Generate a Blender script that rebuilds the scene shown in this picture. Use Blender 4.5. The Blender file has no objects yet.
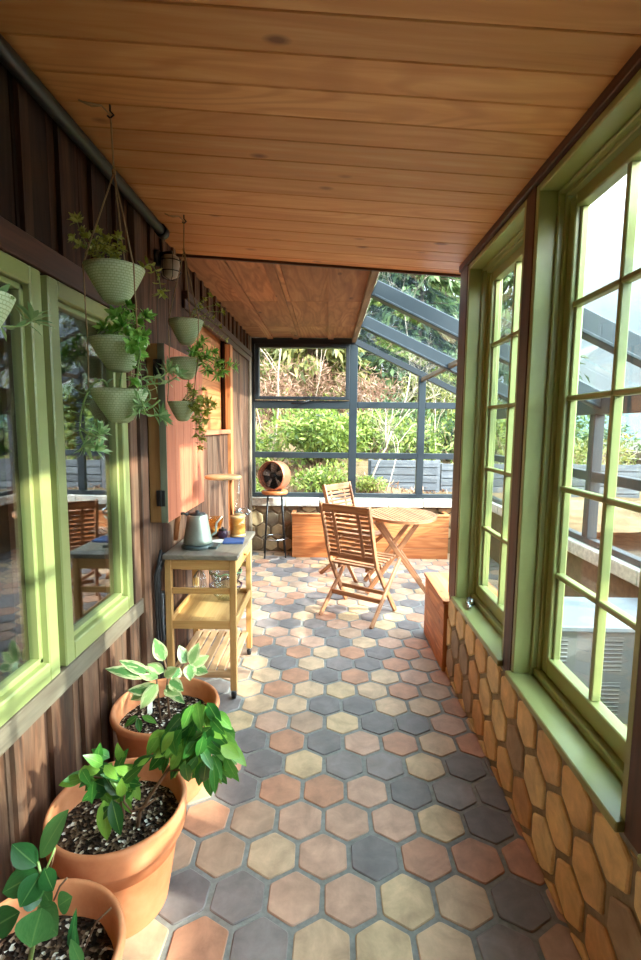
import bpy, math, random
from mathutils import Vector, Matrix, noise
random.seed(7)
R = random.Random(11)
sc = bpy.context.scene
COL = sc.collection
V = Vector
PI = math.pi

# ------------------------------------------------------------------ camera
CAM_H = 1.65
FPX, PITCH, YAW, ROLL = 487.7, .10955, -.014824, .009638
fw = V((math.sin(YAW) * math.cos(PITCH), math.cos(YAW) * math.cos(PITCH), -math.sin(PITCH)))
rt = V((math.cos(YAW), -math.sin(YAW), 0))
up = rt.cross(fw)
rt, up = rt * math.cos(ROLL) + up * math.sin(ROLL), up * math.cos(ROLL) - rt * math.sin(ROLL)
cam_d = bpy.data.cameras.new('camera')
cam = bpy.data.objects.new('camera', cam_d)
COL.objects.link(cam)
m = Matrix((rt, up, -fw)).transposed().to_4x4()
m.translation = V((0, 0, CAM_H))
cam.matrix_world = m
cam_d.sensor_fit = 'VERTICAL'
cam_d.sensor_height = 36
cam_d.lens = 36 * FPX / 960
cam_d.clip_start = .02
cam_d.clip_end = 500
sc.camera = cam


def at(px, py, y):
    """a pixel of the photograph to the point at distance y down the room"""
    d = fw + rt * ((px - 320.5) / FPX) + up * ((480 - py) / FPX)
    return V((0, 0, CAM_H)) + d * (y / d.y)


# ------------------------------------------------------------------ materials
def hexc(c):
    def l(v):
        v /= 255
        return v / 12.92 if v <= .04045 else ((v + .055) / 1.055) ** 2.4
    return (l(c[0]), l(c[1]), l(c[2]), 1)


class NT:
    def __init__(s, name):
        s.m = bpy.data.materials.new(name)
        s.m.use_nodes = True
        s.t = s.m.node_tree
        s.b = s.t.nodes['Principled BSDF']
        s.out = s.t.nodes['Material Output']

    def n(s, typ, **k):
        nd = s.t.nodes.new('ShaderNode' + typ)
        for a, v in k.items():
            setattr(nd, a, v)
        return nd

    def l(s, a, b):
        s.t.links.new(a, b)

    def set(s, nd, **k):
        for a, v in k.items():
            nd.inputs[a.replace('_', ' ')].default_value = v

    def attr(s):
        a = s.n('Attribute', attribute_name='tint')
        return a.outputs['Fac']

    def uvt(s, su, sv, k=37.):
        """UV scaled, third coordinate from the piece's own tint so that every piece has its own grain"""
        uv = s.n('UVMap')
        sep = s.n('SeparateXYZ')
        s.l(uv.outputs[0], sep.inputs[0])
        cmb = s.n('CombineXYZ')
        for i, f in ((0, su), (1, sv)):
            mm = s.n('Math', operation='MULTIPLY')
            mm.inputs[1].default_value = f
            s.l(sep.outputs[i], mm.inputs[0])
            s.l(mm.outputs[0], cmb.inputs[i])
        mm = s.n('Math', operation='MULTIPLY')
        mm.inputs[1].default_value = k
        s.l(s.attr(), mm.inputs[0])
        s.l(mm.outputs[0], cmb.inputs[2])
        return cmb.outputs[0]

    def ramp(s, fac, stops, interp='LINEAR'):
        r = s.n('ValToRGB')
        r.color_ramp.interpolation = interp
        e = r.color_ramp.elements
        while len(e) < len(stops):
            e.new(.5)
        for i, (p, c) in enumerate(stops):
            e[i].position = p
            e[i].color = hexc(c)
        s.l(fac, r.inputs[0])
        return r.outputs[0]

    def noise(s, vec, scale=1., detail=4., rough=.6, dist=0.):
        t = s.n('TexNoise')
        t.inputs['Scale'].default_value = scale
        t.inputs['Detail'].default_value = detail
        t.inputs['Roughness'].default_value = rough
        t.inputs['Distortion'].default_value = dist
        if vec is not None:
            s.l(vec, t.inputs['Vector'])
        return t.outputs['Fac']

    def mix(s, f, a, b, typ='MIX'):
        mx = s.n('Mix', data_type='RGBA', blend_type=typ)
        for i, x in ((0, f), (6, a), (7, b)):
            if isinstance(x, (float, int)):
                mx.inputs[i].default_value = x
            elif isinstance(x, tuple):
                mx.inputs[i].default_value = hexc(x)
            else:
                s.l(x, mx.inputs[i])
        return mx.outputs[2]

    def maprange(s, x, a, b, c, d):
        r = s.n('MapRange')
        for i, v in enumerate((a, b, c, d)):
            r.inputs[i + 1].default_value = v
        s.l(x, r.inputs[0])
        return r.outputs[0]

    def bump(s, h, st=.3, dist=.003):
        b = s.n('Bump')
        b.inputs['Strength'].default_value = st
        b.inputs['Distance'].default_value = dist
        s.l(h, b.inputs['Height'])
        s.l(b.outputs[0], s.b.inputs['Normal'])

    def gray(s, fac):
        c = s.n('CombineColor')
        for i in range(3):
            s.l(fac, c.inputs[i])
        return c.outputs[0]

    def done(s, col=None, rough=.6, metal=0., spec=.5):
        if col is not None:
            if isinstance(col, tuple):
                s.b.inputs['Base Color'].default_value = hexc(col)
            else:
                s.l(col, s.b.inputs['Base Color'])
        s.b.inputs['Roughness'].default_value = rough
        s.b.inputs['Metallic'].default_value = metal
        s.b.inputs['Specular IOR Level'].default_value = spec
        return s.m


def m_wood(name, dark, mid, light, su=1.2, sv=28., var=.35, rough=.6, knots=False, bump=.25):
    t = NT(name)
    g = t.noise(t.uvt(su, sv), 1., 6., .62, .8)
    col = t.ramp(g, [(.28, dark), (.5, mid), (.72, light)])
    tn = t.maprange(t.attr(), 0, 1, 1 - var, 1 + var * .45)
    col = t.mix(1., col, t.gray(tn), 'MULTIPLY')
    if knots:
        v = t.n('TexVoronoi', feature='F1')
        v.inputs['Scale'].default_value = 1.
        v.inputs['Randomness'].default_value = 1.
        t.l(t.uvt(2.6, 5., 9.), v.inputs['Vector'])
        f = t.maprange(v.outputs['Distance'], .05, .12, .85, 0)
        col = t.mix(f, col, knots)
        # cathedral figure
        nn = t.noise(t.uvt(.75, 4.6, 17.), 1., 1.5, .45)
        mu = t.n('Math', operation='MULTIPLY')
        mu.inputs[1].default_value = 75.
        t.l(nn, mu.inputs[0])
        si = t.n('Math', operation='SINE')
        t.l(mu.outputs[0], si.inputs[0])
        f2 = t.maprange(si.outputs[0], -.1, 1., 0, .5)
        col = t.mix(f2, col, dark)
    t.bump(g, bump, .002)
    return t.done(col, rough)


def m_barn(name, dark, mid, light, grey, gamt=.5):
    t = NT(name)
    g = t.noise(t.uvt(1.1, 13.), 1., 7., .66, 1.2)
    col = t.ramp(g, [(.3, dark), (.5, mid), (.74, light)])
    n2 = t.noise(t.uvt(1.3, 3.2, 21.), 1., 4., .6)
    f = t.maprange(n2, .45, .72, 0, gamt)
    col = t.mix(f, col, grey)
    n3 = t.noise(t.uvt(.9, 5., 13.), 1.7, 3., .6)
    col = t.mix(t.maprange(n3, .55, .7, 0, .55), col, dark)
    tn = t.maprange(t.attr(), 0, 1, .62, 1.2)
    col = t.mix(1., col, t.gray(tn), 'MULTIPLY')
    t.bump(g, .5, .004)
    return t.done(col, .75, spec=.3)


def m_plain(name, c, rough=.5, metal=0., mott=.12, scale=30., bump=0., spec=.5):
    t = NT(name)
    tc = t.n('TexCoord')
    g = t.noise(tc.outputs['Object'], scale, 4., .6)
    col = t.mix(1., c, t.gray(t.maprange(g, .3, .7, 1 - mott, 1 + mott * .5)), 'MULTIPLY')
    if bump:
        t.bump(g, bump, .003)
    return t.done(col, rough, metal, spec)


def m_leaf(name, stops, vein=None, rough=.38, trans=.35):
    t = NT(name)
    n = t.noise(t.uvt(3., 5., 40.), 2., 3., .6)
    a = t.attr()
    mm = t.n('Math', operation='MULTIPLY_ADD')
    t.l(n, mm.inputs[0])
    mm.inputs[1].default_value = .35
    s2 = t.n('Math', operation='MULTIPLY_ADD')
    t.l(a, s2.inputs[0])
    s2.inputs[1].default_value = .8
    s2.inputs[2].default_value = -.1
    t.l(s2.outputs[0], mm.inputs[2])
    col = t.ramp(mm.outputs[0], stops)
    uv = t.n('UVMap')
    sep = t.n('SeparateXYZ')
    t.l(uv.outputs[0], sep.inputs[0])
    if vein == 'variegated':
        # cream margin, green blotch along the midrib: colour of the leaf itself
        ab = t.n('Math', operation='ABSOLUTE')
        t.l(sep.outputs[1], ab.inputs[0])
        ad = t.n('Math', operation='ADD')
        t.l(ab.outputs[0], ad.inputs[0])
        n2 = t.noise(t.uvt(3.5, 3.5, 60.), 1.2, 3., .6)
        mp = t.maprange(n2, .3, .7, -.35, .35)
        t.l(mp, ad.inputs[1])
        f = t.maprange(ad.outputs[0], .42, .8, 0, .9)
        col = t.mix(f, col, (226, 228, 176))
    elif vein:
        ab = t.n('Math', operation='ABSOLUTE')
        t.l(sep.outputs[1], ab.inputs[0])
        f = t.maprange(ab.outputs[0], .0, .09, .75, 0)
        col = t.mix(f, col, vein)
    t.done(col, rough, spec=.5)
    tr = t.n('BsdfTranslucent')
    t.l(col, tr.inputs[0])
    mx = t.n('MixShader')
    mx.inputs[0].default_value = trans
    t.l(t.b.outputs[0], mx.inputs[1])
    t.l(tr.outputs[0], mx.inputs[2])
    t.l(mx.outputs[0], t.out.inputs[0])
    return t.m


def m_glass(name, tint=(235, 242, 242), k=1.):
    t = NT(name)
    tr = t.n('BsdfTransparent')
    tr.inputs[0].default_value = hexc(tint)
    gl = t.n('BsdfGlossy')
    gl.inputs['Roughness'].default_value = .008
    lw = t.n('LayerWeight')
    lw.inputs[0].default_value = .5
    pw = t.n('Math', operation='POWER')
    t.l(lw.outputs['Facing'], pw.inputs[0])
    pw.inputs[1].default_value = 5.
    ad = t.n('Math', operation='MULTIPLY_ADD')
    t.l(pw.outputs[0], ad.inputs[0])
    ad.inputs[1].default_value = .96
    ad.inputs[2].default_value = .04
    mp = t.n('Math', operation='MULTIPLY')
    mp.use_clamp = True
    mp.inputs[1].default_value = k
    t.l(ad.outputs[0], mp.inputs[0])
    mx = t.n('MixShader')
    t.l(mp.outputs[0], mx.inputs[0])
    t.l(tr.outputs[0], mx.inputs[1])
    t.l(gl.outputs[0], mx.inputs[2])
    t.l(mx.outputs[0], t.out.inputs[0])
    return t.m


M = {}
M['ceil'] = m_wood('fir_ceiling_boards', (194, 126, 70), (212, 148, 90), (224, 168, 114), .8, 12., .24, .5, knots=(104, 56, 32))
M['ply'] = m_wood('rough_plywood', (120, 74, 46), (164, 112, 74), (190, 138, 96), 1.2, 9., .28, .7, knots=(66, 38, 24))
M['barn'] = m_barn('weathered_barn_board', (44, 25, 16), (98, 63, 44), (150, 110, 82), (146, 126, 106), .36)
M['barn_dark'] = m_barn('darker_barn_board', (26, 14, 9), (58, 34, 23), (92, 60, 42), (96, 76, 62), .25)  # darker tone of the barn board, used only above the left windows
M['barn_grey'] = m_barn('grey_weathered_board', (84, 68, 54), (126, 108, 88), (158, 142, 120), (150, 142, 122), .6)
M['post'] = m_wood('dark_stained_post', (46, 26, 19), (74, 42, 30), (100, 60, 42), 1., 22., .2, .5)
M['cedar'] = m_wood('red_cedar', (166, 92, 46), (204, 128, 74), (224, 158, 104), 1., 20., .22, .5, knots=(84, 38, 18))
M['cedar_door'] = m_wood('red_stained_plank', (172, 88, 58), (198, 112, 78), (212, 132, 98), .9, 16., .1, .6)
M['cabside'] = m_wood('aged_yellow_plank', (122, 86, 48), (158, 116, 66), (180, 140, 88), 1., 14., .1, .6)
M['cabedge'] = m_wood('sage_painted_edge', (112, 118, 98), (140, 146, 122), (160, 162, 138), 1., 14., .1, .6)
M['teak'] = m_wood('oiled_teak', (132, 82, 52), (168, 116, 78), (196, 144, 102), 3., 40., .22, .5)
M['pine'] = m_wood('birch_cart_wood', (182, 132, 74), (206, 158, 96), (222, 180, 120), 1.5, 26., .12, .5)
M['slat'] = m_wood('pale_shelf_slats', (170, 130, 88), (200, 160, 116), (218, 184, 142), 2., 24., .16, .55)
M['carttop'] = m_wood('dark_worn_counter', (96, 90, 82), (124, 116, 104), (148, 138, 122), 3., 12., .1, .4)
M['stoolwood'] = m_wood('stool_seat_wood', (150, 84, 42), (182, 108, 58), (204, 134, 82), 3., 24., .1, .45)
M['palewood'] = m_wood('pale_round_wood', (176, 138, 92), (206, 168, 118), (224, 192, 146), 4., 30., .1, .5)
M['green'] = m_plain('sage_green_paint', (152, 158, 98), .32, 0, .05, 9.)
M['steel'] = m_plain('slate_steel_paint', (46, 54, 59), .38, 0, .06, 12.)
M['steel_dark'] = m_plain('black_sash_paint', (44, 48, 52), .4, 0, .06, 12.)
M['iron'] = m_plain('black_iron_pipe', (30, 30, 30), .42, .1, .2, 60.)
M['mortar'] = m_plain('grey_mortar', (134, 134, 128), .9, 0, .25, 40., .5)
M['wallmortar'] = m_plain('brown_mortar', (146, 134, 114), .9, 0, .25, 40., .5)
M['stone'] = m_plain('pale_stone_ledge', (222, 216, 202), .8, 0, .3, 26., .6)
M['stonewall'] = m_plain('brown_grout', (126, 104, 78), .9, 0, .3, 22., .6)
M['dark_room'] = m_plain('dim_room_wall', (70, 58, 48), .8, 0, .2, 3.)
M['glass'] = m_glass('window_glass', (250, 253, 252))
M['glass_mirror'] = m_glass('double_window_glass', (246, 250, 250), 2.6)
M['glass_clear'] = m_glass('clear_glass', (246, 249, 246), 1.3)
M['roofglass'] = m_glass('roof_glass', (240, 249, 250), 1.)
M['amber'] = m_glass('amber_glass', (252, 230, 190), 1.2)
M['kettle'] = m_plain('brushed_steel', (150, 156, 146), .36, .4, .06, 50.)
M['kettle_base'] = m_plain('dark_slate_plastic', (64, 78, 78), .4, 0, .1, 40.)
M['copper'] = m_plain('copper_drum', (196, 122, 88), .36, .55, .1, 30.)
M['black'] = m_plain('matte_black', (26, 26, 28), .5, 0, .1, 40.)
M['chrome'] = m_plain('chrome', (190, 194, 196), .2, .9, .05, 40.)
M['nickel'] = m_plain('nickel_blade', (196, 190, 182), .4, .2, .05, 40.)
M['blue'] = m_plain('blue_cloth', (46, 70, 122), .8, 0, .2, 50.)
M['white'] = m_plain('white_plastic', (226, 226, 218), .5, 0, .05, 40.)
M['jar'] = m_plain('frosted_jar_glass', (176, 164, 146), .35, 0, .1, 30.)
M['cord'] = m_plain('jute_cord', (168, 140, 104), .9, 0, .2, 200.)
M['cablegrey'] = m_plain('grey_power_strip', (96, 98, 102), .5, 0, .05, 40.)
M['purple'] = m_plain('dark_plum_glaze', (62, 36, 58), .4, 0, .1, 40.)
M['greenglaze'] = m_plain('green_glaze', (96, 122, 86), .35, 0, .1, 40.)
M['fence'] = m_wood('dark_fence_slat', (60, 66, 72), (86, 92, 98), (110, 116, 120), 1., 14., .25, .7)
M['louvre'] = m_plain('pale_grey_louvre', (118, 120, 118), .55, 0, .1, 12.)
M['whitetop'] = m_plain('pale_blue_top', (116, 124, 130), .4, 0, .05, 12.)
M['bark'] = m_wood('pale_bark', (134, 120, 102), (168, 152, 132), (190, 176, 158), 3., 9., .2, .8)
M['darkbark'] = m_wood('dark_bark', (70, 54, 42), (98, 78, 62), (122, 102, 84), 3., 9., .2, .8)
M['stem'] = m_plain('woody_stem', (118, 84, 58), .7, 0, .2, 60.)
M['greenstem'] = m_plain('green_stem', (132, 156, 86), .5, 0, .15, 60.)
M['lf_citrus'] = m_leaf('glossy_citrus_leaf', [(.1, (38, 92, 36)), (.5, (72, 136, 52)), (.9, (148, 190, 76))], (150, 186, 96), .3, .35)
M['lf_camellia'] = m_leaf('dark_round_leaf', [(.1, (32, 84, 40)), (.5, (58, 120, 58)), (.9, (112, 164, 92))], (126, 170, 96), .36, .35)
M['lf_varieg'] = m_leaf('variegated_leaf', [(.1, (92, 142, 78)), (.5, (126, 172, 100)), (.9, (176, 204, 132))], 'variegated', .4, .3)
M['lf_sedum'] = m_leaf('yellow_sedum_leaf', [(.1, (134, 140, 48)), (.5, (176, 182, 76)), (.9, (214, 216, 124))], None, .45, .4)
M['lf_bright'] = m_leaf('bright_rosette_leaf', [(.1, (96, 156, 58)), (.5, (136, 192, 80)), (.9, (184, 222, 118))], None, .4, .4)
M['lf_pale'] = m_leaf('grey_green_succulent_leaf', [(.1, (134, 174, 116)), (.5, (168, 202, 140)), (.9, (208, 226, 174))], None, .42, .35)
M['lf_bush'] = m_leaf('garden_bush_leaf', [(.1, (70, 94, 34)), (.5, (118, 140, 58)), (.9, (176, 186, 98))], None, .5, .4)
M['lf_ever'] = m_leaf('evergreen_needle_spray', [(.1, (46, 68, 40)), (.5, (82, 108, 62)), (.9, (130, 150, 92))], None, .55, .35)
M['lf_olive'] = m_leaf('olive_needle_spray', [(.1, (78, 88, 42)), (.5, (124, 128, 64)), (.9, (170, 164, 96))], None, .55, .4)
M['lf_dry'] = m_leaf('dry_bracken', [(.1, (104, 74, 56)), (.5, (156, 120, 96)), (.9, (190, 160, 134))], None, .7, .4)


def m_pot_green():
    t = NT('woven_sage_pot')
    uv = t.n('UVMap')
    b = t.n('TexBrick')
    mp = t.n('Mapping')
    mp.inputs['Scale'].default_value = (1, 1, 1)
    t.l(uv.outputs[0], mp.inputs[0])
    t.l(mp.outputs[0], b.inputs['Vector'])
    b.inputs['Scale'].default_value = 1.
    b.inputs['Brick Width'].default_value = .016
    b.inputs['Row Height'].default_value = .009
    b.inputs['Mortar Size'].default_value = .0012
    b.inputs['Color1'].default_value = hexc((202, 212, 172))
    b.inputs['Color2'].default_value = hexc((192, 204, 160))
    b.inputs['Mortar'].default_value = hexc((160, 174, 128))
    t.bump(b.outputs['Fac'], -.25, .002)
    return t.done(b.outputs['Color'], .75, spec=.3)


def m_terracotta():
    t = NT('terracotta')
    tc = t.n('TexCoord')
    g = t.noise(tc.outputs['Object'], 7., 5., .6)
    col = t.ramp(g, [(.3, (196, 118, 76)), (.5, (211, 136, 92)), (.72, (221, 154, 112))])
    g2 = t.noise(tc.outputs['Object'], 90., 2., .5)
    t.bump(g2, .12, .001)
    return t.done(col, .68, spec=.3)


def m_soil():
    t = NT('potting_soil')
    tc = t.n('TexCoord')
    v = t.n('TexVoronoi')
    v.inputs['Scale'].default_value = 95
    t.l(tc.outputs['Object'], v.inputs['Vector'])
    sp = t.n('SeparateColor')
    t.l(v.outputs['Color'], sp.inputs[0])
    col = t.ramp(sp.outputs[0], [(0, (36, 26, 20)), (.4, (66, 50, 38)), (.68, (112, 92, 72)), (.84, (156, 140, 118)), (.92, (222, 216, 202))], 'CONSTANT')
    t.bump(v.outputs['Distance'], 1., .012)
    return t.done(col, .95, spec=.2)


def m_tile(name, stops):
    t = NT(name)
    col = t.ramp(t.attr(), stops, 'CONSTANT')
    tc = t.n('TexCoord')
    g = t.noise(tc.outputs['Object'], 9., 5., .65, .4)
    col = t.mix(1., col, t.gray(t.maprange(g, .25, .75, .62, 1.24)), 'MULTIPLY')
    g3 = t.noise(tc.outputs['Object'], 2.6, 3., .6)
    col = t.mix(t.maprange(g3, .55, .75, 0, .3), col, (150, 128, 112))
    g2 = t.noise(tc.outputs['Object'], 60., 3., .6)
    t.bump(g2, .2, .002)
    return t.done(col, .5, spec=.4)


def m_ground(name, c1, c2, c3, s=2.):
    t = NT(name)
    tc = t.n('TexCoord')
    g = t.noise(tc.outputs['Object'], s, 7., .7)
    return t.done(t.ramp(g, [(.3, c1), (.5, c2), (.7, c3)]), .95, spec=.1)


M['pot'] = m_pot_green()
M['terra'] = m_terracotta()
M['soil'] = m_soil()
TAN, PNK, RST, GRY, YEL, BRN = (198, 168, 136), (192, 154, 130), (184, 136, 108), (120, 114, 112), (202, 174, 136), (176, 146, 122)
M['tile'] = m_tile('hexagon_floor_tile', [(0, GRY), (.2, PNK), (.38, TAN), (.56, BRN), (.7, YEL), (.8, RST), (.93, (138, 128, 124))])
M['walltile'] = m_tile('hexagon_wall_tile', [(0, (232, 202, 146)), (.3, (224, 188, 132)), (.55, (210, 166, 114)), (.72, (236, 212, 160)), (.9, (166, 146, 122))])
M['stonetile'] = m_tile('rough_stone_face', [(0, (176, 150, 112)), (.3, (150, 124, 92)), (.6, (196, 172, 132)), (.85, (120, 104, 84))])
M['hill'] = m_ground('leaf_litter_soil', (72, 62, 44), (104, 88, 64), (138, 118, 90), 1.3)
M['gravel'] = m_ground('pale_gravel', (72, 70, 60), (94, 90, 80), (118, 112, 102), 6.)
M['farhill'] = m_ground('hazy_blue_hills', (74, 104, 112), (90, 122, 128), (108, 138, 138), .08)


# ------------------------------------------------------------------ mesh building
class MB:
    def __init__(s):
        s.v, s.f, s.uv, s.ti, s.sm = [], [], [], [], []

    def face(s, idx, uvs, t, smooth=False):
        s.f.append(idx)
        s.uv.append(uvs)
        s.ti.append(t)
        s.sm.append(smooth)

    def tint(s, t):
        return R.random() if t is None else t

    def obox(s, c, ax, size, t=None):
        """box with axes ax (3 unit vectors) and full sizes"""
        t = s.tint(t)
        c = V(c)
        ax = [V(a).normalized() for a in ax]
        h = [x / 2 for x in size]
        b = len(s.v)
        loc = []
        for i in (-1, 1):
            for j in (-1, 1):
                for k in (-1, 1):
                    l = (i * h[0], j * h[1], k * h[2])
                    loc.append(l)
                    s.v.append(c + ax[0] * l[0] + ax[1] * l[1] + ax[2] * l[2])
        o = sorted(range(3), key=lambda q: -size[q])
        off = R.random() * 5

        def uv(l):
            return (l[o[0]] + off, l[o[1]] + l[o[2]] + off)
        rh = ax[0].cross(ax[1]).dot(ax[2]) > 0
        for q in ((0, 1, 3, 2), (4, 6, 7, 5), (0, 4, 5, 1), (2, 3, 7, 6), (0, 2, 6, 4), (1, 5, 7, 3)):
            if not rh:
                q = q[::-1]
            s.face([b + i for i in q], [uv(loc[i]) for i in q], t)
        return s

    def box(s, x0, x1, y0, y1, z0, z1, t=None):
        return s.obox(((x0 + x1) / 2, (y0 + y1) / 2, (z0 + z1) / 2), ((1, 0, 0), (0, 1, 0), (0, 0, 1)), (x1 - x0, y1 - y0, z1 - z0), t)

    def beam(s, p0, p1, w, h, upv=(0, 0, 1), t=None):
        p0, p1 = V(p0), V(p1)
        d = (p1 - p0)
        L = d.length
        d.normalize()
        side = d.cross(V(upv))
        if side.length < 1e-4:
            side = d.cross(V((1, 0, 0)))
        side.normalize()
        u2 = side.cross(d)
        return s.obox((p0 + p1) / 2, (d, side, u2), (L, w, h), t)

    def tube(s, pts, rad, n=8, t=None, caps=True):
        pts = [V(p) for p in pts]
        if not isinstance(rad, (list, tuple)):
            rad = [rad] * len(pts)
        t = s.tint(t)
        prev = None
        rings = []
        ln = 0
        for i, p in enumerate(pts):
            if i == 0:
                d = pts[1] - p
            elif i == len(pts) - 1:
                d = p - pts[i - 1]
            else:
                d = (pts[i + 1] - p).normalized() + (p - pts[i - 1]).normalized()
            if d.length < 1e-9:
                d = V((0, 0, 1))
            d.normalize()
            if prev is None:
                a = d.cross(V((0, 0, 1)))
                if a.length < .05:
                    a = d.cross(V((1, 0, 0)))
            else:
                a = prev - d * prev.dot(d)
            a.normalize()
            prev = a
            b2 = d.cross(a)
            if i:
                ln += (p - pts[i - 1]).length
            st = len(s.v)
            for k in range(n):
                an = 2 * PI * k / n
                s.v.append(p + (a * math.cos(an) + b2 * math.sin(an)) * rad[i])
            rings.append((st, ln))
        for (a0, l0), (a1, l1) in zip(rings, rings[1:]):
            for k in range(n):
                k2 = (k + 1) % n
                s.face([a0 + k, a0 + k2, a1 + k2, a1 + k], [(l0, k * .02), (l0, (k + 1) * .02), (l1, (k + 1) * .02), (l1, k * .02)], t, True)
        if caps:
            a0 = rings[0][0]
            a1 = rings[-1][0]
            s.face([a0 + k for k in range(n)][::-1], [(0, 0)] * n, t)
            s.face([a1 + k for k in range(n)], [(0, 0)] * n, t)
        return s

    def lathe(s, prof, c, n=40, ax=None, t=None, wob=0, smooth=True, sx=1.):
        """profile of (r, z); ax = (x, y, z) frame"""
        t = s.tint(t)
        c = V(c)
        ax = ax or (V((1, 0, 0)), V((0, 1, 0)), V((0, 0, 1)))
        rings = []
        ln = 0
        for i, (r, z) in enumerate(prof):
            if i:
                ln += math.hypot(r - prof[i - 1][0], z - prof[i - 1][1])
            st = len(s.v)
            for k in range(n):
                a = 2 * PI * k / n
                rr = r * (1 + wob * math.sin(3 * a + i * .4))
                s.v.append(c + ax[0] * (rr * math.cos(a) * sx) + ax[1] * (rr * math.sin(a)) + ax[2] * z)
            rings.append((st, ln, r))
        for (a0, l0, r0), (a1, l1, r1) in zip(rings, rings[1:]):
            for k in range(n):
                k2 = (k + 1) % n
                ua, ub = k / n, (k + 1) / n
                s.face([a0 + k, a0 + k2, a1 + k2, a1 + k], [(ua * .62, l0), (ub * .62, l0), (ub * .62, l1), (ua * .62, l1)], t, smooth)
        for (st, l, r), flip in ((rings[0], True), (rings[-1], False)):
            if r > 1e-4:
                idx = [st + k for k in range(n)]
                cuv = [(.1 + r * math.cos(2 * PI * k / n), .1 + r * math.sin(2 * PI * k / n)) for k in range(n)]
                if flip:
                    idx, cuv = idx[::-1], cuv[::-1]
                s.face(idx, cuv, t)
        return s

    def prism(s, poly, o, ex, ey, ez, h, chamfer=0., t=None, base=True):
        """convex polygon (2D) in plane o, ex, ey, raised by h along ez"""
        t = s.tint(t)
        n = len(poly)
        cx = sum(p[0] for p in poly) / n
        cy = sum(p[1] for p in poly) / n
        o, ex, ey, ez = V(o), V(ex), V(ey), V(ez)

        def ring(sc_, z):
            st = len(s.v)
            for (x, y) in poly:
                dx, dy = x - cx, y - cy
                L = math.hypot(dx, dy) or 1
                k = (L - sc_) / L
                s.v.append(o + ex * (cx + dx * k) + ey * (cy + dy * k) + ez * z)
            return st
        rs = [ring(0, 0), ring(0, h - chamfer)]
        if chamfer:
            rs.append(ring(chamfer * 1.3, h))
        uvp = [(p[0], p[1]) for p in poly]
        for a0, a1 in zip(rs, rs[1:]):
            for k in range(n):
                k2 = (k + 1) % n
                s.face([a0 + k, a0 + k2, a1 + k2, a1 + k], [uvp[k], uvp[k2], uvp[k2], uvp[k]], t)
        s.face([rs[-1] + k for k in range(n)], uvp, t)
        if base:
            s.face([rs[0] + k for k in range(n)][::-1], uvp[::-1], t)
        return s

    def leaf(s, p, d, nrm, L, W, curl=.25, fold=.18, seg=4, t=None, tip=.9, wide=.45):
        """pointed leaf with a folded midrib, from p along d"""
        t = s.tint(t)
        p, d = V(p), V(d).normalized()
        nrm = V(nrm)
        side = d.cross(nrm)
        if side.length < 1e-3:
            side = d.cross(V((1, .3, .2)))
        side.normalize()
        nn = side.cross(d)
        rows = []
        for i in range(seg + 1):
            u = i / seg
            w = W / 2 * (math.sin(PI * min(1, u ** (math.log(.5) / math.log(wide)))) ** .8 if 0 < u < 1 else 0.04)
            c = p + d * (L * u) - nn * (curl * L * u * u)
            st = len(s.v)
            s.v += [c - side * w + nn * (fold * w), c, c + side * w + nn * (fold * w)]
            rows.append((st, u))
        for (a, u0), (b, u1) in zip(rows, rows[1:]):
            s.face([a, a + 1, b + 1, b], [(u0, -1), (u0, 0), (u1, 0), (u1, -1)], t, True)
            s.face([a + 1, a + 2, b + 2, b + 1], [(u0, 0), (u0, 1), (u1, 1), (u1, 0)], t, True)
        return s

    def build(s, name, mat, parent=None, bevel=0., seg=1, loc=None):
        me = bpy.data.meshes.new(name)
        off = V(loc) if loc is not None else (parent_loc(parent) if parent else V((0, 0, 0)))
        me.from_pydata([tuple(v - off) for v in s.v], [], s.f)
        uvl = me.uv_layers.new(name='UVMap')
        flat = [c for u in s.uv for q in u for c in q]
        uvl.data.foreach_set('uv', flat)
        at_ = me.attributes.new('tint', 'FLOAT', 'FACE')
        at_.data.foreach_set('value', s.ti)
        me.polygons.foreach_set('use_smooth', s.sm)
        me.materials.append(mat)
        me.update()
        o = bpy.data.objects.new(name, me)
        COL.objects.link(o)
        if loc is not None:
            o.location = loc
        if parent:
            o.parent = parent
            if loc is not None:
                o.location = V(loc) - parent_loc(parent)
        if bevel:
            b = o.modifiers.new('bevel', 'BEVEL')
            b.width = bevel
            b.segments = seg
            b.limit_method = 'ANGLE'
            b.angle_limit = .7
        return o


def parent_loc(p):
    l = V((0, 0, 0))
    while p:
        l = l + p.location
        p = p.parent
    return l


def tag(o, label=None, cat=None, group=None, kind=None):
    for k, v in (('label', label), ('category', cat), ('group', group), ('kind', kind)):
        if v:
            o[k] = v
    return o


def empty(name, loc, label, cat, group=None, kind=None):
    o = bpy.data.objects.new(name, None)
    COL.objects.link(o)
    o.location = loc
    o.empty_display_size = .1
    return tag(o, label, cat, group, kind)


def clip(poly, a, b, c):
    """keep the half plane a*x + b*y <= c"""
    out = []
    for i in range(len(poly)):
        p, q = poly[i], poly[(i + 1) % len(poly)]
        dp, dq = a * p[0] + b * p[1] - c, a * q[0] + b * q[1] - c
        if dp <= 0:
            out.append(p)
        if dp * dq < 0:
            k = dp / (dp - dq)
            out.append((p[0] + (q[0] - p[0]) * k, p[1] + (q[1] - p[1]) * k))
    return out


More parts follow.
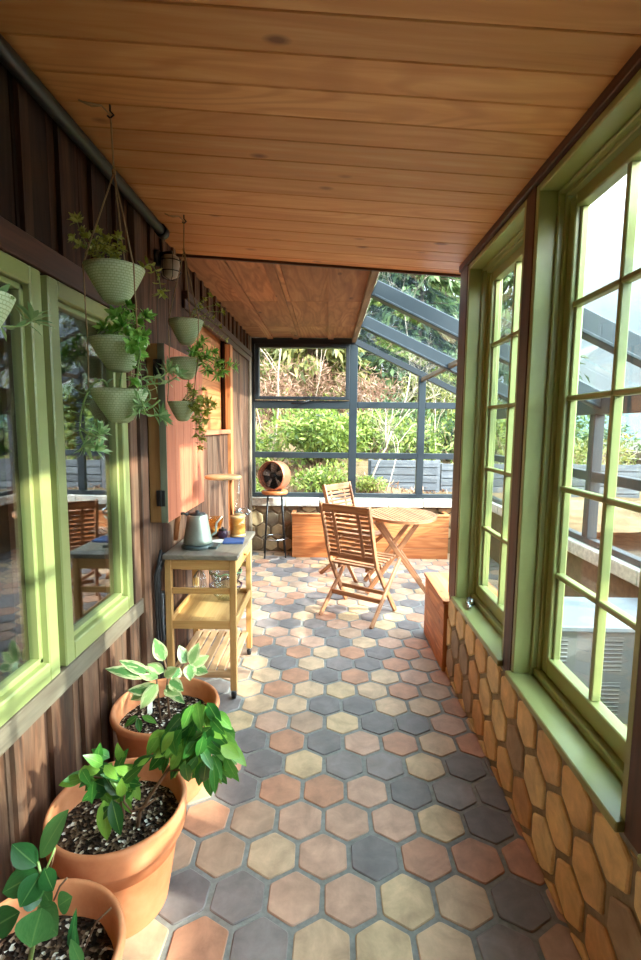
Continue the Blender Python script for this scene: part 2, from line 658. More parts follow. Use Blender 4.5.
def hexpoly(cx, cy, r, jit=0.):
    c = [(cx + (r + R.uniform(-jit, jit)) * math.sin(k * PI / 3), cy + (r + R.uniform(-jit, jit)) * math.cos(k * PI / 3)) for k in range(6)][::-1]
    out = []
    for i in range(6):      # corners slightly worn round
        p, a, b = c[i], c[i - 1], c[(i + 1) % 6]
        k = .09
        u = (p[0] + (a[0] - p[0]) * k, p[1] + (a[1] - p[1]) * k)
        v = (p[0] + (b[0] - p[0]) * k, p[1] + (b[1] - p[1]) * k)
        mid = ((u[0] + v[0]) / 2 * .5 + p[0] * .5, (u[1] + v[1]) / 2 * .5 + p[1] * .5)
        out += [u, mid, v]
    return out


def rv():
    while True:
        v = V((R.uniform(-1, 1), R.uniform(-1, 1), R.uniform(-1, 1)))
        if .05 < v.length < 1:
            return v.normalized()


# ------------------------------------------------------------------ the setting
XL, XR, YB, YF, XE = -1.0, .81, 6.3, -1.7, 2.08
WT = .1978


def zc(x):
    return 2.692 - .066 * x


def roofz(x):
    return 2.76 - .47 * (x - .3)


# floor: grout bed with hexagon tiles
mb = MB()
mb.box(XL - .15, XE + .1, YF - .1, YB + .15, -.08, -.004, .5)
bed = mb.build('floor', M['mortar'])
tag(bed, 'floor of hexagon terracotta and grey tiles in grey grout', 'floor', kind='structure')
mb = MB()
rt_ = (WT - .019) / math.sqrt(3)
X0, Y0 = .0965, 2.2311
for r in range(-30, 26):
    y = Y0 - r * WT * .8660254
    if y < YF or y > YB + .1:
        continue
    for k in range(-8, 14):
        x = X0 + (k + (.5 if r % 2 else 0)) * WT
        if x < XL - .05 or x > XE + .05:
            continue
        tv = R.random()
        mb.prism(hexpoly(x, y, rt_, .003), (0, 0, -.004), (1, 0, 0), (0, 1, 0), (0, 0, 1), .0052, .003, tv, False)
mb.build('floor_tile', M['tile'], bed)

# corridor ceiling of fir boards running across
mb = MB()
y = 1.22 - 21 * .143
while y < 3.29:
    w = min(.143, 3.3 - y)
    a, b = V((XL - .05, y + w / 2, zc(XL - .05) + .012)), V((XR + .06, y + w / 2, zc(XR + .06) + .012))
    mb.beam(a, b, w - .0032, .024, (0, 0, 1), R.random())
    y += .143
ceil = mb.build('ceiling', M['ceil'], bevel=.003)
tag(ceil, 'sloping ceiling of clear fir boards over the corridor', 'ceiling', kind='structure')
mb = MB()
mb.box(XL - .05, XR + .12, YF, 3.3, 2.80, 2.86, .5)
tag(mb.build('ceiling_roof', M['post']), 'roof deck above the boarded ceiling', 'roof', kind='structure')
mb = MB()
mb.beam((XL, 3.308, zc(XL) + .01), (XR + .06, 3.308, zc(XR + .06) + .01), .016, .05)
tag(mb.build('trim_1', M['post']), 'dark edge strip closing the end of the fir ceiling', 'trim', kind='structure')

# sunroom ceiling of rough plywood
mb = MB()
for (y0, y1) in ((3.32, 4.5), (4.505, 5.6), (5.605, 6.3)):
    mb.box(XL - .05, -.35, y0, y1, 2.757, 2.78)
    mb.box(-.345, .3, y0, y1, 2.757, 2.78)
cs = mb.build('ceiling_sunroom', M['ply'])
tag(cs, 'rough plywood ceiling panels of the sunroom end', 'ceiling', kind='structure')
for x in (-.74, -.42, .02):
    b = MB().box(x - .035, x + .035, 3.32, 6.28, 2.735, 2.757)
    b.build('batten', M['ply'], cs)
mb = MB().box(.285, .335, 3.32, 6.3, 2.70, 2.80)
tag(mb.build('trim_2', M['barn_grey']), 'pale wood ridge strip between plywood ceiling and glass roof', 'trim', kind='structure')
mb = MB().box(XL - .1, .33, 3.3, 6.35, 2.80, 2.86)
tag(mb.build('roof_deck', M['post']), 'roof deck above the plywood ceiling', 'roof', kind='structure')

# left wall, vertical barn boards with openings
OPEN = [(1.03, 2.36, .735, 2.165), (3.62, 4.9, 1.6, 2.47)]
mb, mbu = MB(), MB()
y = YF
while y < YB:
    w = R.uniform(.19, .25)
    y1 = min(y + w, YB)
    cuts = [(0., 2.80)]
    for (a, b, z0, z1) in OPEN:
        if y1 > a + .005 and y < b - .005:
            new = []
            for (c0, c1) in cuts:
                if z0 > c0:
                    new.append((c0, min(c1, z0)))
                if z1 < c1:
                    new.append((max(c0, z1), c1))
            cuts = new
    for (c0, c1) in cuts:
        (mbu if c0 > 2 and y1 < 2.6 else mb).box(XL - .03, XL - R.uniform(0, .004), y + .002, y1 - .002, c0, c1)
    y = y1
wl = mb.build('wall_left', M['barn'])
tag(wl, 'left wall of weathered brown barn boards', 'wall', kind='structure')
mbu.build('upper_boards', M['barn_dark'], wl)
mb, mbb = MB(), MB()
y = YF + .2
while y < YB - .1:
    for (c0, c1) in ((0, .655), (2.26, 2.76)) if .9 < y < 2.5 else (((0, 2.76),) if y < 2.7 else ((2.56, 2.76),)):
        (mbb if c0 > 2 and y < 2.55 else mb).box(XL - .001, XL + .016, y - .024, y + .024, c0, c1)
    y += R.uniform(.2, .25)
mb.build('board_batten', M['barn'], wl)
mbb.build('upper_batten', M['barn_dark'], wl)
mb = MB().box(XL - .055, XL - .031, YF, 1.03, 0, 2.8).box(XL - .055, XL - .031, 2.36, 3.62, 0, 2.8).box(XL - .055, XL - .031, 4.9, YB, 0, 2.8)
mb.box(XL - .055, XL - .031, 1.03, 2.36, 0, .73).box(XL - .055, XL - .031, 1.03, 2.36, 2.17, 2.8).box(XL - .055, XL - .031, 3.62, 4.9, 0, 1.6).box(XL - .055, XL - .031, 3.62, 4.9, 2.47, 2.8)
mb.build('wall_backing', M['post'], wl)
n_tr = [3]


def trim(mat, label, *boxes, bevel=.003):
    mb = MB()
    for b in boxes:
        mb.box(*b)
    o = mb.build('trim_%d' % n_tr[0], mat, bevel=bevel)
    n_tr[0] += 1
    return tag(o, label, 'trim', kind='structure')


trim(M['post'], 'wide brown board above the left windows', (XL, XL + .022, -.6, 2.47, 2.168, 2.262))
trim(M['barn_grey'], 'weathered grey sill board under the left windows', (XL, XL + .03, -.6, 2.49, .655, .737))
trim(M['barn'], 'rough brown post boards beside the left window', (XL, XL + .03, 2.385, 2.47, .74, 2.168), (XL, XL + .035, 2.505, 2.60, 0, 2.72))
trim(M['post'], 'moulded header board above the wall hatch', (XL, XL + .04, 3.4, 6.2, 2.50, 2.555), (XL, XL + .022, 3.4, 6.2, 2.44, 2.50))
trim(M['cedar'], 'orange cedar jamb of the wall hatch', (XL - .02, XL + .035, 4.86, 4.97, .4, 2.44))
trim(M['cedar_door'], 'narrow pink sill rail of the wall hatch', (XL - .02, XL + .03, 3.58, 4.86, 1.57, 1.61))
trim(M['barn_grey'], 'pale corner board where left wall meets the glazing', (XL, XL + .025, 6.12, 6.25, .0, 2.75))
mb = MB()
for i in range(8):
    z0 = 1.6 + i * .112
    mb.box(XL - .1, XL - .07, 3.6, 4.9, z0, z0 + .11)
wh = mb.build('window_5', M['cedar'])
tag(wh, 'cedar boards closing the hatch in the left wall', 'hatch', kind='structure')

# dim room behind the left windows
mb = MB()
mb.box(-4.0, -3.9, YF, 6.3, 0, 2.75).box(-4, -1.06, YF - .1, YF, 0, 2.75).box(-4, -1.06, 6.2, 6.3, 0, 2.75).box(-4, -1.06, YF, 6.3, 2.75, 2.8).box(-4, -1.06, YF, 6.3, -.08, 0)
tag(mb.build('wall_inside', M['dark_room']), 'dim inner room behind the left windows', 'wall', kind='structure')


# left windows (green, one pane each)
def left_window(n, y0, y1, label):
    z0, z1 = .74, 2.16
    e = empty('window_%d' % n, (XL, (y0 + y1) / 2, z0), label, 'window', kind='structure')
    mb = MB()
    w = .062
    xa, xb = XL - .04, XL + .028
    mb.box(xa, xb, y0, y0 + w, z0, z1).box(xa, xb, y1 - w, y1, z0, z1).box(xa, xb, y0 + w, y1 - w, z0, z0 + w + .01).box(xa, xb, y0 + w, y1 - w, z1 - w, z1)
    mb.build('frame', M['green'], e, .005)
    mb = MB()
    a, b = y0 + w, y1 - w
    w2 = .02
    for q in ((a, a + w2, z0 + w, z1 - w), (b - w2, b, z0 + w, z1 - w), (a, b, z0 + w + .01, z0 + w + .03), (a, b, z1 - w - w2, z1 - w)):
        mb.box(xa + .005, xb - .025, *q)
    mb.build('sash', M['green'], e, .003)
    mb = MB().box(xa - .02, xa - .002, b - .045, b + .01, z0 + w, z1 - w)
    mb.build('inner_stop', M['post'], e)
    MB().box(XL - .022, XL - .018, a, b, z0 + w, z1 - w).build('pane', M['glass_mirror'], e)


left_window(3, 1.05, 1.69, 'green framed left window next to the camera, single pane')
left_window(4, 1.732, 2.37, 'green framed left window behind the hanging pots, single pane')
trim(M['green'], 'narrow green strip between the two left windows', (XL - .05, XL - .012, 1.69, 1.732, .74, 2.16), bevel=0)

# right wall: tiled base
WEND = 3.16
mb = MB().box(XR + .01, XR + .2, YF, WEND, 0, .562, .5)
wr = mb.build('wall_right', M['wallmortar'])
tag(wr, 'low right wall faced with ochre hexagon tiles under green windows', 'wall', kind='structure')
mb = MB()
rw = (WT - .026) / math.sqrt(3)
for r in range(-3, 6):
    z = .29 + (r - 1) * WT * .8660254
    for k in range(-18, 12):
        y = 1.57 + (k + (.5 if r % 2 == 0 else 0)) * WT
        p = hexpoly(y, z, rw, .003)
        for (a, b, c) in ((0, 1, .545), (0, -1, -.006), (1, 0, WEND - .01), (-1, 0, -YF)):
            if len(p) > 2:
                p = clip(p, a, b, c)
        if len(p) < 3 or y < YF or y > WEND:
            continue
        mb.prism(p, (XR + .01, 0, 0), (0, 1, 0), (0, 0, 1), (-1, 0, 0), .011, .005, R.random(), False)
mb.build('wall_tile', M['walltile'], wr)
MB().box(XR + .004, XR + .012, YF, WEND, .54, .562, .5).build('mortar_strip', M['mortar'], wr)


# right windows: green, deep jambs, two by five panes
def right_window(n, y0, y1, label):
    zs, zh = .575, 2.60
    e = empty('window_%d' % n, (XR, (y0 + y1) / 2, zs), label, 'window', kind='structure')
    x1 = XR + .2
    # sill
    MB().box(XR - .022, x1, y0, y1, .562, .592).box(XR + .085, x1, y0, y1, .592, .625).build('sill', M['green'], e, .004)
    mb = MB()
    mb.box(XR + .003, x1, y0, y0 + .028, .592, zh).box(XR + .003, x1, y1 - .028, y1, .592, zh).box(XR + .003, x1, y0 + .028, y1 - .028, zh - .03, zh)
    # stepped stops
    for (xa, th) in ((XR + .075, .016), (XR + .098, .03)):
        mb.box(xa, x1 - .01, y0 + .028, y0 + .028 + th, .592, zh - .03).box(xa, x1 - .01, y1 - .028 - th, y1 - .028, .592, zh - .03)
        mb.box(xa, x1 - .01, y0 + .04, y1 - .04, zh - .03 - th, zh - .03)
    mb.build('casing', M['green'], e, .004)
    # sash
    xa, xb = XR + .112, XR + .162
    a, b = y0 + .056, y1 - .056
    za, zb = .625, zh - .07
    st = .05
    mb = MB().box(xa, xb, a, a + st, za, zb).box(xa, xb, b - st, b, za, zb).box(xa, xb, a + st, b - st, za, za + .075).box(xa, xb, a + st, b - st, zb - st, zb)
    mb.box(xa + .018, xb - .004, a + st, a + st + .012, za + .07, zb - st).box(xa + .018, xb - .004, b - st - .012, b - st, za + .07, zb - st)
    sash = mb.build('sash', M['green'], e, .004)
    ga, gb, gz0, gz1 = a + st, b - st, za + .075, zb - st
    mid = (ga + gb) / 2
    mb = MB().box(xa + .008, xb - .008, mid - .011, mid + .011, gz0, gz1)
    for i in range(1, 5):
        z = gz0 + (gz1 - gz0) * i / 5
        mb.box(xa + .008, xb - .008, ga, gb, z - .0105, z + .0105)
    mb.build('muntin', M['green'], sash, .004)
    MB().box(xa + .024, xa + .028, ga, gb, gz0, gz1).build('pane', M['glass'], sash)
    return e, a, b


w1, _, _ = right_window(1, 2.145, 3.0, 'green ten pane right window farther down the wall with a crank')
w2, _, _ = right_window(2, 1.22, 2.055, 'green ten pane right window nearest the camera')
right_window(6, .295, 1.13, 'green right window beside and behind the camera')
right_window(7, -.63, .205, 'second green right window behind the camera')
right_window(8, -1.555, -.72, 'third green right window behind the camera')
for i, (a, b) in enumerate(((3.0, WEND), (2.055, 2.145), (1.13, 1.22), (.205, .295), (-.72, -.63), (YF, -1.555))):
    trim(M['post'], ['dark brown corner post ending the right wall', 'dark brown post between the two right windows', 'dark brown post at the edge beside the nearest right window',
                     'dark brown post beside the camera', 'dark brown post behind the camera', 'dark brown end post behind the camera'][i], (XR, XR + .2, a, b, .562, 2.606))
trim(M['post'], 'dark brown head board along the top of the right windows', (XR - .012, XR + .2, YF, WEND, 2.604, 2.80))

# window crank
c0 = V((XR + .06, 2.86, .592))
e = w1
mb = MB().lathe([(.026, 0), (.026, .02), (.014, .034)], c0, 14).tube([c0 + V((0, 0, .028)), c0 + V((-.02, -.02, .04)), c0 + V((-.035, -.075, .022)), c0 + V((-.035, -.09, .014))], .01, 8).lathe([(.001, -.012), (.012, -.008), (.013, .008), (.001, .014)], c0 + V((-.035, -.095, .016)), 10)
mb.build('crank', M['chrome'], e)

# far wall: low stone faced base with ledge, steel glazing
mb = MB().box(XL - .05, XE + .1, YB + .02, YB + .2, 0, .62, .5)
wb = mb.build('wall_back', M['stonewall'])
tag(wb, 'low far wall faced with hexagon stone below the glazing', 'wall', kind='structure')
mb = MB()
for r in range(-1, 5):
    z = .1 + r * WT * .8660254
    for k in range(-8, 14):
        x = .05 + (k + (.5 if r % 2 else 0)) * WT
        p = hexpoly(x, z, rw, .012)
        for (a, b, c) in ((0, 1, .6), (0, -1, 0), (1, 0, XE), (-1, 0, -XL)):
            if len(p) > 2:
                p = clip(p, a, b, c)
        if len(p) > 2:
            mb.prism([(-q[0], q[1]) for q in p], (0, YB + .02, 0), (-1, 0, 0), (0, 0, 1), (0, -1, 0), .014, .006, R.random(), False)
mb.build('wall_tile', M['stonetile'], wb)


def ledge(name, p0, p1, z0, z1, inner, label):
    p0, p1 = V(p0), V(p1)
    d = (p1 - p0)
    L = d.length
    d.normalize()
    n = int(L / .42)
    mb = MB()
    for i in range(n):
        a, b = p0 + d * (L * i / n + .002), p0 + d * (L * (i + 1) / n - .002)
        h = R.uniform(-.006, .006)
        mb.beam(a + V((0, 0, (z0 + z1) / 2 + h)), b + V((0, 0, (z0 + z1) / 2 + h)), inner, z1 - z0)
    o = mb.build(name, M['stone'], bevel=.012, seg=2)
    return tag(o, label, 'ledge', kind='structure')


ledge('trim_30', (XL, YB + .06, 0), (XE + .05, YB + .06, 0), .62, .73, .26, 'pale stone ledge under the far glazing')
mb = MB().box(XE + .02, XE + .16, YF, YB + .02, 0, .62, .5)
we = mb.build('wall_east', M['stonewall'])
tag(we, 'low outer wall of the glazed side aisle beyond the right windows', 'wall', kind='structure')
ledge('trim_31', (XE + .06, YF, 0), (XE + .06, YB - .08, 0), .62, .73, .22, 'pale stone ledge under the glazing beyond the right windows')

# steel glazing of the far wall
e = empty('window_9', (0, YB + .03, .73), 'slate grey steel glazing filling the far wall', 'window', kind='structure')
ya, yb = YB + .0, YB + .07


def bar(x0, x1, z0, z1, dy=0):
    return MB().box(x0, x1, ya - dy, yb + dy, z0, z1)


bar(XL, XE + .05, .73, .785).build('sill_bar', M['steel'], e, .004)
bar(XL, -.945, .785, 2.755).build('mullion', M['steel_dark'], e, .004)
mb = MB()
for xc in (.315, 1.19, XE):
    hw = .05 if xc < 1 else .045
    mb = bar(xc - hw, xc + hw, .785, roofz(xc) - .03)
    mb.build('mullion', M['steel'], e, .004)
bar(-.945, .265, 1.875, 1.975).build('rail', M['steel'], e, .004)
bar(-.945, .265, 1.24, 1.315).build('rail', M['steel'], e, .004)
for a, b in ((.365, 1.145), (1.235, XE - .045)):
    bar(a, b, 1.885, 1.965).build('rail', M['steel'], e, .004)
    bar(a, b, 1.24, 1.315).build('rail', M['steel'], e, .004)
bar(XL, .33, 2.68, 2.757).build('head_bar', M['steel_dark'], e, .004)
MB().beam((.3, YB + .035, roofz(.3) - .03), (XE + .05, YB + .035, roofz(XE + .05) - .03), .08, .07).build('sloping_head_bar', M['steel_dark'], e, .004)
sa = MB().box(-.935, -.885, ya - .03, yb, 1.985, 2.68).box(.215, .262, ya - .03, yb, 1.985, 2.68).box(-.885, .215, ya - .03, yb, 2.63, 2.68).box(-.885, .215, ya - .03, yb, 1.985, 2.025).build('awning_sash', M['steel_dark'], e, .004)
MB().tube([(-.24, ya - .045, 1.975), (-.33, ya - .06, 1.95), (-.47, ya - .07, 1.935)], .011, 8).box(-.3, -.1, ya - .045, ya - .03, 1.99, 2.015).build('stay_arm', M['black'], sa)
gy = YB + .035
MB().box(-.945, .265, gy - .002, gy + .002, .785, 2.68).build('pane', M['glass'], e)
for a, b in ((.365, 1.145), (1.235, XE - .045)):
    p = [(a, .785), (b, .785), (b, roofz(b) - .05), (a, roofz(a) - .05)]
    MB().prism(p, (0, gy, 0), (1, 0, 0), (0, 0, 1), (0, -1, 0), .004).build('pane', M['glass'], e)

# side glazing beyond the right windows
e = empty('window_10', (XE, 2, .73), 'steel glazing of the side aisle seen through the right windows', 'window', kind='structure')
MB().box(XE, XE + .07, YF, YB, .73, .78).build('sill_bar', M['steel'], e, .004)
MB().box(XE - .03, XE + .09, YF, YB, roofz(XE) - .16, roofz(XE) - .03).build('eave_beam', M['steel'], e, .004)
YP = [6.25, 5.1, 3.9, 2.7, 1.5, .3, -.9]
for yy in YP[1:]:
    MB().box(XE - .005, XE + .075, yy - .04, yy + .04, .78, roofz(XE) - .16).build('mullion', M['steel'], e, .004)
for y0, y1 in zip(YP[1:], YP):
    MB().box(XE, XE + .07, y0 + .04, y1 - .04, 1.24, 1.315).build('rail', M['steel'], e, .004)
    MB().box(XE + .033, XE + .037, y0 + .04, y1 - .04, .78, roofz(XE) - .16).build('pane', M['glass'], e)

# glass roof with steel rafters
e = empty('window_11', (1.2, 3, 2.4), 'sloping glass roof on steel rafters over the sunroom', 'glass roof', kind='structure')
for yy in (4.93, 3.78, 2.66, 1.5, .3, -.9):
    xs = .33 if yy > 3.4 else XR + .21
    MB().beam((xs, yy, roofz(xs) - .07), (XE + .08, yy, roofz(XE + .08) - .07), .06, .12, (0, 0, 1)).beam((xs, yy, roofz(xs) - .125), (XE + .08, yy, roofz(XE + .08) - .125), .085, .02, (0, 0, 1)).build('rafter', M['steel'], e, .004)


def slab(x0, x1, y0, y1, t_):
    mb = MB()
    a, b = V((x0, (y0 + y1) / 2, roofz(x0))), V((x1, (y0 + y1) / 2, roofz(x1)))
    return mb.beam(a, b, y1 - y0, t_)


slab(.3, XE + .15, 3.32, YB + .1, .008).build('pane', M['roofglass'], e)
slab(XR + .2, XE + .15, YF, 3.318, .008).build('pane', M['roofglass'], e)
MB().beam((1.19, 3.34, roofz(1.19) - .09), (1.19, YB, roofz(1.19) - .09), .045, .045).build('purlin', M['barn_grey'], e, .004)

# end behind the camera: a boarded wall, the aisle end glazed
mb = MB()
for i in range(8):
    x0 = XL + i * .228
    mb.box(x0 + .001, x0 + .227, YF - .05, YF - .02, 0, 2.8)
tag(mb.build('wall_rear', M['barn']), 'boarded wall closing the corridor behind the camera', 'wall', kind='structure')
e = empty('window_12', (1.4, YF, 0), 'glazed end of the side aisle behind the camera', 'window', kind='structure')
for x in (1.05, XE):
    MB().box(x - .03, x + .03, YF - .05, YF, 0, roofz(x)).build('mullion', M['steel'], e)
MB().box(1.08, XE - .03, YF - .03, YF - .026, 0, 1.9).build('pane', M['glass'], e)

# ------------------------------------------------------------------ black pipe and wall lamp
pp = [at(-40, 24, 1.05), V((-.94, 1.35, zc(-.94) - .032)), V((-.94, 2.86, zc(-.94) - .032))]
pp[0] = V((-.94, -.5, zc(-.94) - .066))
pp[1] = V((-.94, 1.35, zc(-.94) - .05))
pip = MB().tube(pp, .027, 14)
po = pip.build('conduit_pipe', M['iron'], loc=pp[1])
tag(po, 'black iron conduit pipe running under the ceiling along the left wall', 'pipe')
for y in (1.38, 2.84):
    MB().tube([(-.94, y - .03, pp[1].z if y < 2 else pp[2].z), (-.94, y + .03, pp[1].z if y < 2 else pp[2].z)], .034, 14).build('coupling', M['iron'], po)
MB().tube([(-.94, 1.42, pp[1].z - .04), (-.905, 1.42, pp[1].z), (-.94, 1.42, pp[1].z + .03)], .006, 6).build('strap', M['iron'], po)

lp = at(172, 267, 2.9)
lp.x = -.915
le = empty('wall_lamp', (XL, lp.y, lp.z), 'caged jelly jar wall lamp under the pipe end', 'lamp')
MB().lathe([(.045, 0), (.045, .025), (.03, .03)], (XL, lp.y, lp.z + .05), 16, (V((0, 1, 0)), V((0, 0, 1)), V((1, 0, 0)))).tube([(XL + .02, lp.y, lp.z + .06), (lp.x, lp.y, lp.z + .075), (lp.x, lp.y, lp.z + .05)], .02, 10).build('bracket', M['iron'], le)
MB().lathe([(.036, .06), (.05, .05), (.052, .0), (.046, -.05), (.03, -.062), (0.001, -.064)], lp, 20).build('jar_shade', M['jar'], le)
mb = MB()
for k in range(6):
    a = k * PI / 3
    d = V((math.cos(a), math.sin(a), 0))
    mb.tube([lp + d * .05 + V((0, 0, .06)), lp + d * .06, lp + d * .05 + V((0, 0, -.06)), lp + V((0, 0, -.075))], .002, 5)
for z in (.03, -.03):
    mb.tube([lp + V((math.cos(a) * .058, math.sin(a) * .058, z)) for a in [k * PI / 10 for k in range(21)]], .003, 5)
mb.build('cage', M['iron'], le)

# ------------------------------------------------------------------ wall cabinet
cy0, cy1, cz0, cz1 = 2.70, 3.5, 1.10, 2.09
ce = empty('wall_cabinet', (XL, 3.1, cz0), 'shallow wall cabinet with a faded red plank door and black hinges', 'cabinet')
MB().box(XL + .001, -.935, cy0, cy1, cz0, cz1).build('body', M['cabside'], ce, .003)
mb = MB()
n = 5
for i in range(n):
    a = cy0 + (cy1 - cy0) * i / n
    mb.box(-.93, -.897, a + .001, a + (cy1 - cy0) / n - .001, cz0, cz1)
d = mb.build('door', M['cedar_door'], ce, .002)
d['label'] = 'faded red plank door'
MB().box(-.934, -.8965, cy0 - .005, cy0 - .0005, cz0, cz1).build('edge_strip', M['cabedge'], d)
for z in (1.24, 1.96):
    MB().box(-.958, -.91, cy0 - .012, cy0 - .0052, z - .045, z + .045).tube([(-.934, cy0 - .013, z - .045), (-.934, cy0 - .013, z + .045)], .006, 8).build('hinge', M['black'], ce, .002)

# ------------------------------------------------------------------ hanging planters
CORD = .0028


def wobble(pts, a=.004):
    return [p + V((R.uniform(-a, a), R.uniform(-a, a), 0)) for p in pts]


def pot_mesh(c, r, h):
    """conical basket with rounded foot, rim at c"""
    prof = [(.001, -h), (r * .28, -h * .985), (r * .42, -h * .9), (r * .68, -h * .55), (r * .9, -h * .2), (r, 0), (r * .95, .002), (r * .86, -h * .2), (r * .6, -h * .5)]
    return MB().lathe(prof, c, 32)


def rosette(mb, p, d, n, L, W, curl=.15, seg=3, sq=1., wide=.5, fold=.25):
    d = V(d).normalized()
    a = d.cross(V((.3, .9, .2)))
    a.normalize()
    b = d.cross(a)
    for k in range(n):
        an = k * 2.399 + R.uniform(-.3, .3)
        el = R.uniform(.1, 1.15)
        q = (a * math.cos(an) + b * math.sin(an)) * math.sin(el + .2) + d * math.cos(el + .2)
        mb.leaf(V(p) + rv() * .004, q, d + rv() * .25, L * R.uniform(.7, 1.15), W, curl, fold, seg, wide=wide)


def trail(mbs, mbl, pts, L, W, step, r=.003, tipn=9, droop=.3, wide=.5, spread=1.):
    """fleshy stem along pts (smoothed) with leaves in opposite pairs and a rosette at its tip"""
    P = [V(p) for p in pts]
    # catmull-rom
    out = []
    ext = [P[0] * 2 - P[1]] + P + [P[-1] * 2 - P[-2]]
    for i in range(1, len(ext) - 2):
        for k in range(8):
            u = k / 8
            p0, p1, p2, p3 = ext[i - 1:i + 3]
            out.append(.5 * ((2 * p1) + (p2 - p0) * u + (2 * p0 - 5 * p1 + 4 * p2 - p3) * u * u + (3 * p1 - p0 - 3 * p2 + p3) * u ** 3))
    out.append(P[-1])
    mbs.tube(out, [r * (1.2 - .5 * i / len(out)) for i in range(len(out))], 6)
    acc = 0
    k = 0
    for a, b in zip(out, out[1:]):
        acc += (b - a).length
        if acc > step:
            acc = 0
            k += 1
            d = (b - a).normalized()
            s1 = d.cross(V((.2, .4, 1))).normalized()
            s1 = Matrix.Rotation(k * 1.57 + R.uniform(-.4, .4), 3, d) @ s1
            for sg in (1, -1):
                W2 = W * 1.2
                mbl.leaf(b, s1 * sg * spread + d * .45 + V((0, 0, .15)), d + rv() * .3, L * R.uniform(.75, 1.15), W2, droop, .25, 3, wide=wide)
    if tipn:
        rosette(mbl, P[-1], P[-1] - out[-4] + V((0, 0, .01)), int(tipn * 1.7), L * 1.25, W * 1.35, .2, 3, wide=wide)


def hang(label, rim, r, h, tops, group, hook=None):
    e = empty('hanging_planter', rim + V((0, 0, -h)), label, 'planter', group)
    pot_mesh(rim, r, h).build('pot', M['pot'], e)
    MB().lathe([(.001, -h * .13), (r * .8, -h * .15), (r * .76, -h * .25)], rim, 24).build('soil', M['soil'], e)
    for i, tp in enumerate(tops):
        a = i * 2 * PI / 3 + 1.5708
        q = rim + V((math.cos(a) * r * .985, math.sin(a) * r * .985, -.005))
        n = 6
        MB().tube(wobble([V(tp).lerp(q, k / n) for k in range(n + 1)], .0015), CORD, 5).build('cord', M['cord'], e)
    if hook:
        mb = MB()
        hk, knot = hook
        mb.tube([hk, hk.lerp(knot, .5), knot], CORD * 1.2, 5)
        mb.lathe([(.001, -.012), (.007, -.006), (.007, .006), (.001, .012)], knot, 8)
        mb.tube([hk + V((0, 0, -.03)), hk + V((-.02, -.02, -.012)), hk + V((-.05, -.03, -.02)), hk + V((-.085, -.05, -.012))], .003, 5)
        mb.tube([hk + V((-.02, -.02, -.012)), hk + V((-.06, -.07, -.03))], .003, 5)
        mb.build('hanging_cord', M['cord'], e)
        MB().tube([hk + V((0, 0, .004)), hk + V((0, 0, -.018)), hk + V((.012, 0, -.03)), hk + V((0, 0, -.04)), hk + V((-.01, 0, -.032))], .0035, 6).build('hook', M['iron'], e)
    return e


def rimpts(rim, r):
    return [rim + V((math.cos(i * 2 * PI / 3 + 1.5708) * r * .985, math.sin(i * 2 * PI / 3 + 1.5708) * r * .985, -.005)) for i in range(3)]


Y1, Y2 = 1.80, 2.677
hk1 = V((-.764, 1.798, zc(-.764) - .002))
kn1 = at(114, 172, Y1)
ra = at(114.5, 268, Y1)
rb = at(119, 340, Y1)
rc = at(119.5, 390, Y1)
G1, G2 = 'planters on the nearer hanging cord', 'planters on the farther hanging cord'
r1 = .104
p1 = hang('topmost woven green pot on the nearer cord, with yellow bushy sedum', ra, r1, .125, [kn1] * 3, G1, (hk1, kn1))
p2 = hang('middle woven green pot on the nearer cord, with bright green rosettes', rb, r1, .115, rimpts(ra, r1), G1)
p3 = hang('lowest woven green pot on the nearer cord, with long pale trailing succulent', rc, r1, .12, rimpts(rb, r1), G1)
hk2 = V((-.768, Y2, zc(-.768) - .002))
kn2 = at(184, 250, Y2)
rd = at(186, 321, Y2)
re_ = at(186, 359, Y2)
rf = at(182.5, 402, Y2)
p4 = hang('topmost small green pot on the farther cord, before the red cabinet', rd, .093, .125, [kn2] * 3, G2, (hk2, kn2))
p5 = hang('middle small green pot on the farther cord, stems spreading towards the hatch', re_, .088, .11, rimpts(rd, .093), G2)
p6 = hang('lowest small green pot on the farther cord, spilling yellow green sprays', rf, .08, .105, rimpts(re_, .088), G2)


def plant(e, stems, leaves, mat, smat='greenstem'):
    if stems.v:
        stems.build('stem', M[smat], e)
    leaves.build('foliage', M[mat], e)


# pot 1: bushy yellow sedum
s, l = MB(), MB()
for (px, py, y) in ((88, 238, 1.78), (98, 232, 1.8), (108, 240, 1.8), (118, 238, 1.8), (80, 246, 1.76), (100, 250, 1.74), (112, 252, 1.75), (92, 254, 1.78), (122, 250, 1.82), (74, 240, 1.78), (103, 244, 1.85), (96, 246, 1.82), (84, 232, 1.83)):
    tip = at(px, py, y)
    base = ra + V((R.uniform(-.05, .05), R.uniform(-.05, .05), -.02))
    trail(s, l, [base, base.lerp(tip, .5) + V((0, 0, .02)), tip], .02, .009, .013, .002, 8)
tip = at(77, 222, 1.78)
trail(s, l, [ra + V((-.05, 0, 0)), at(84, 240, 1.78), tip], .028, .009, .05, .002, 12)
trail(s, l, [ra + V((.08, .02, -.01)), at(150, 264, 1.9), at(158, 276, 1.9), at(161, 290, 1.9)], .03, .011, .02, .002, 8)
plant(p1, s, l, 'lf_sedum')
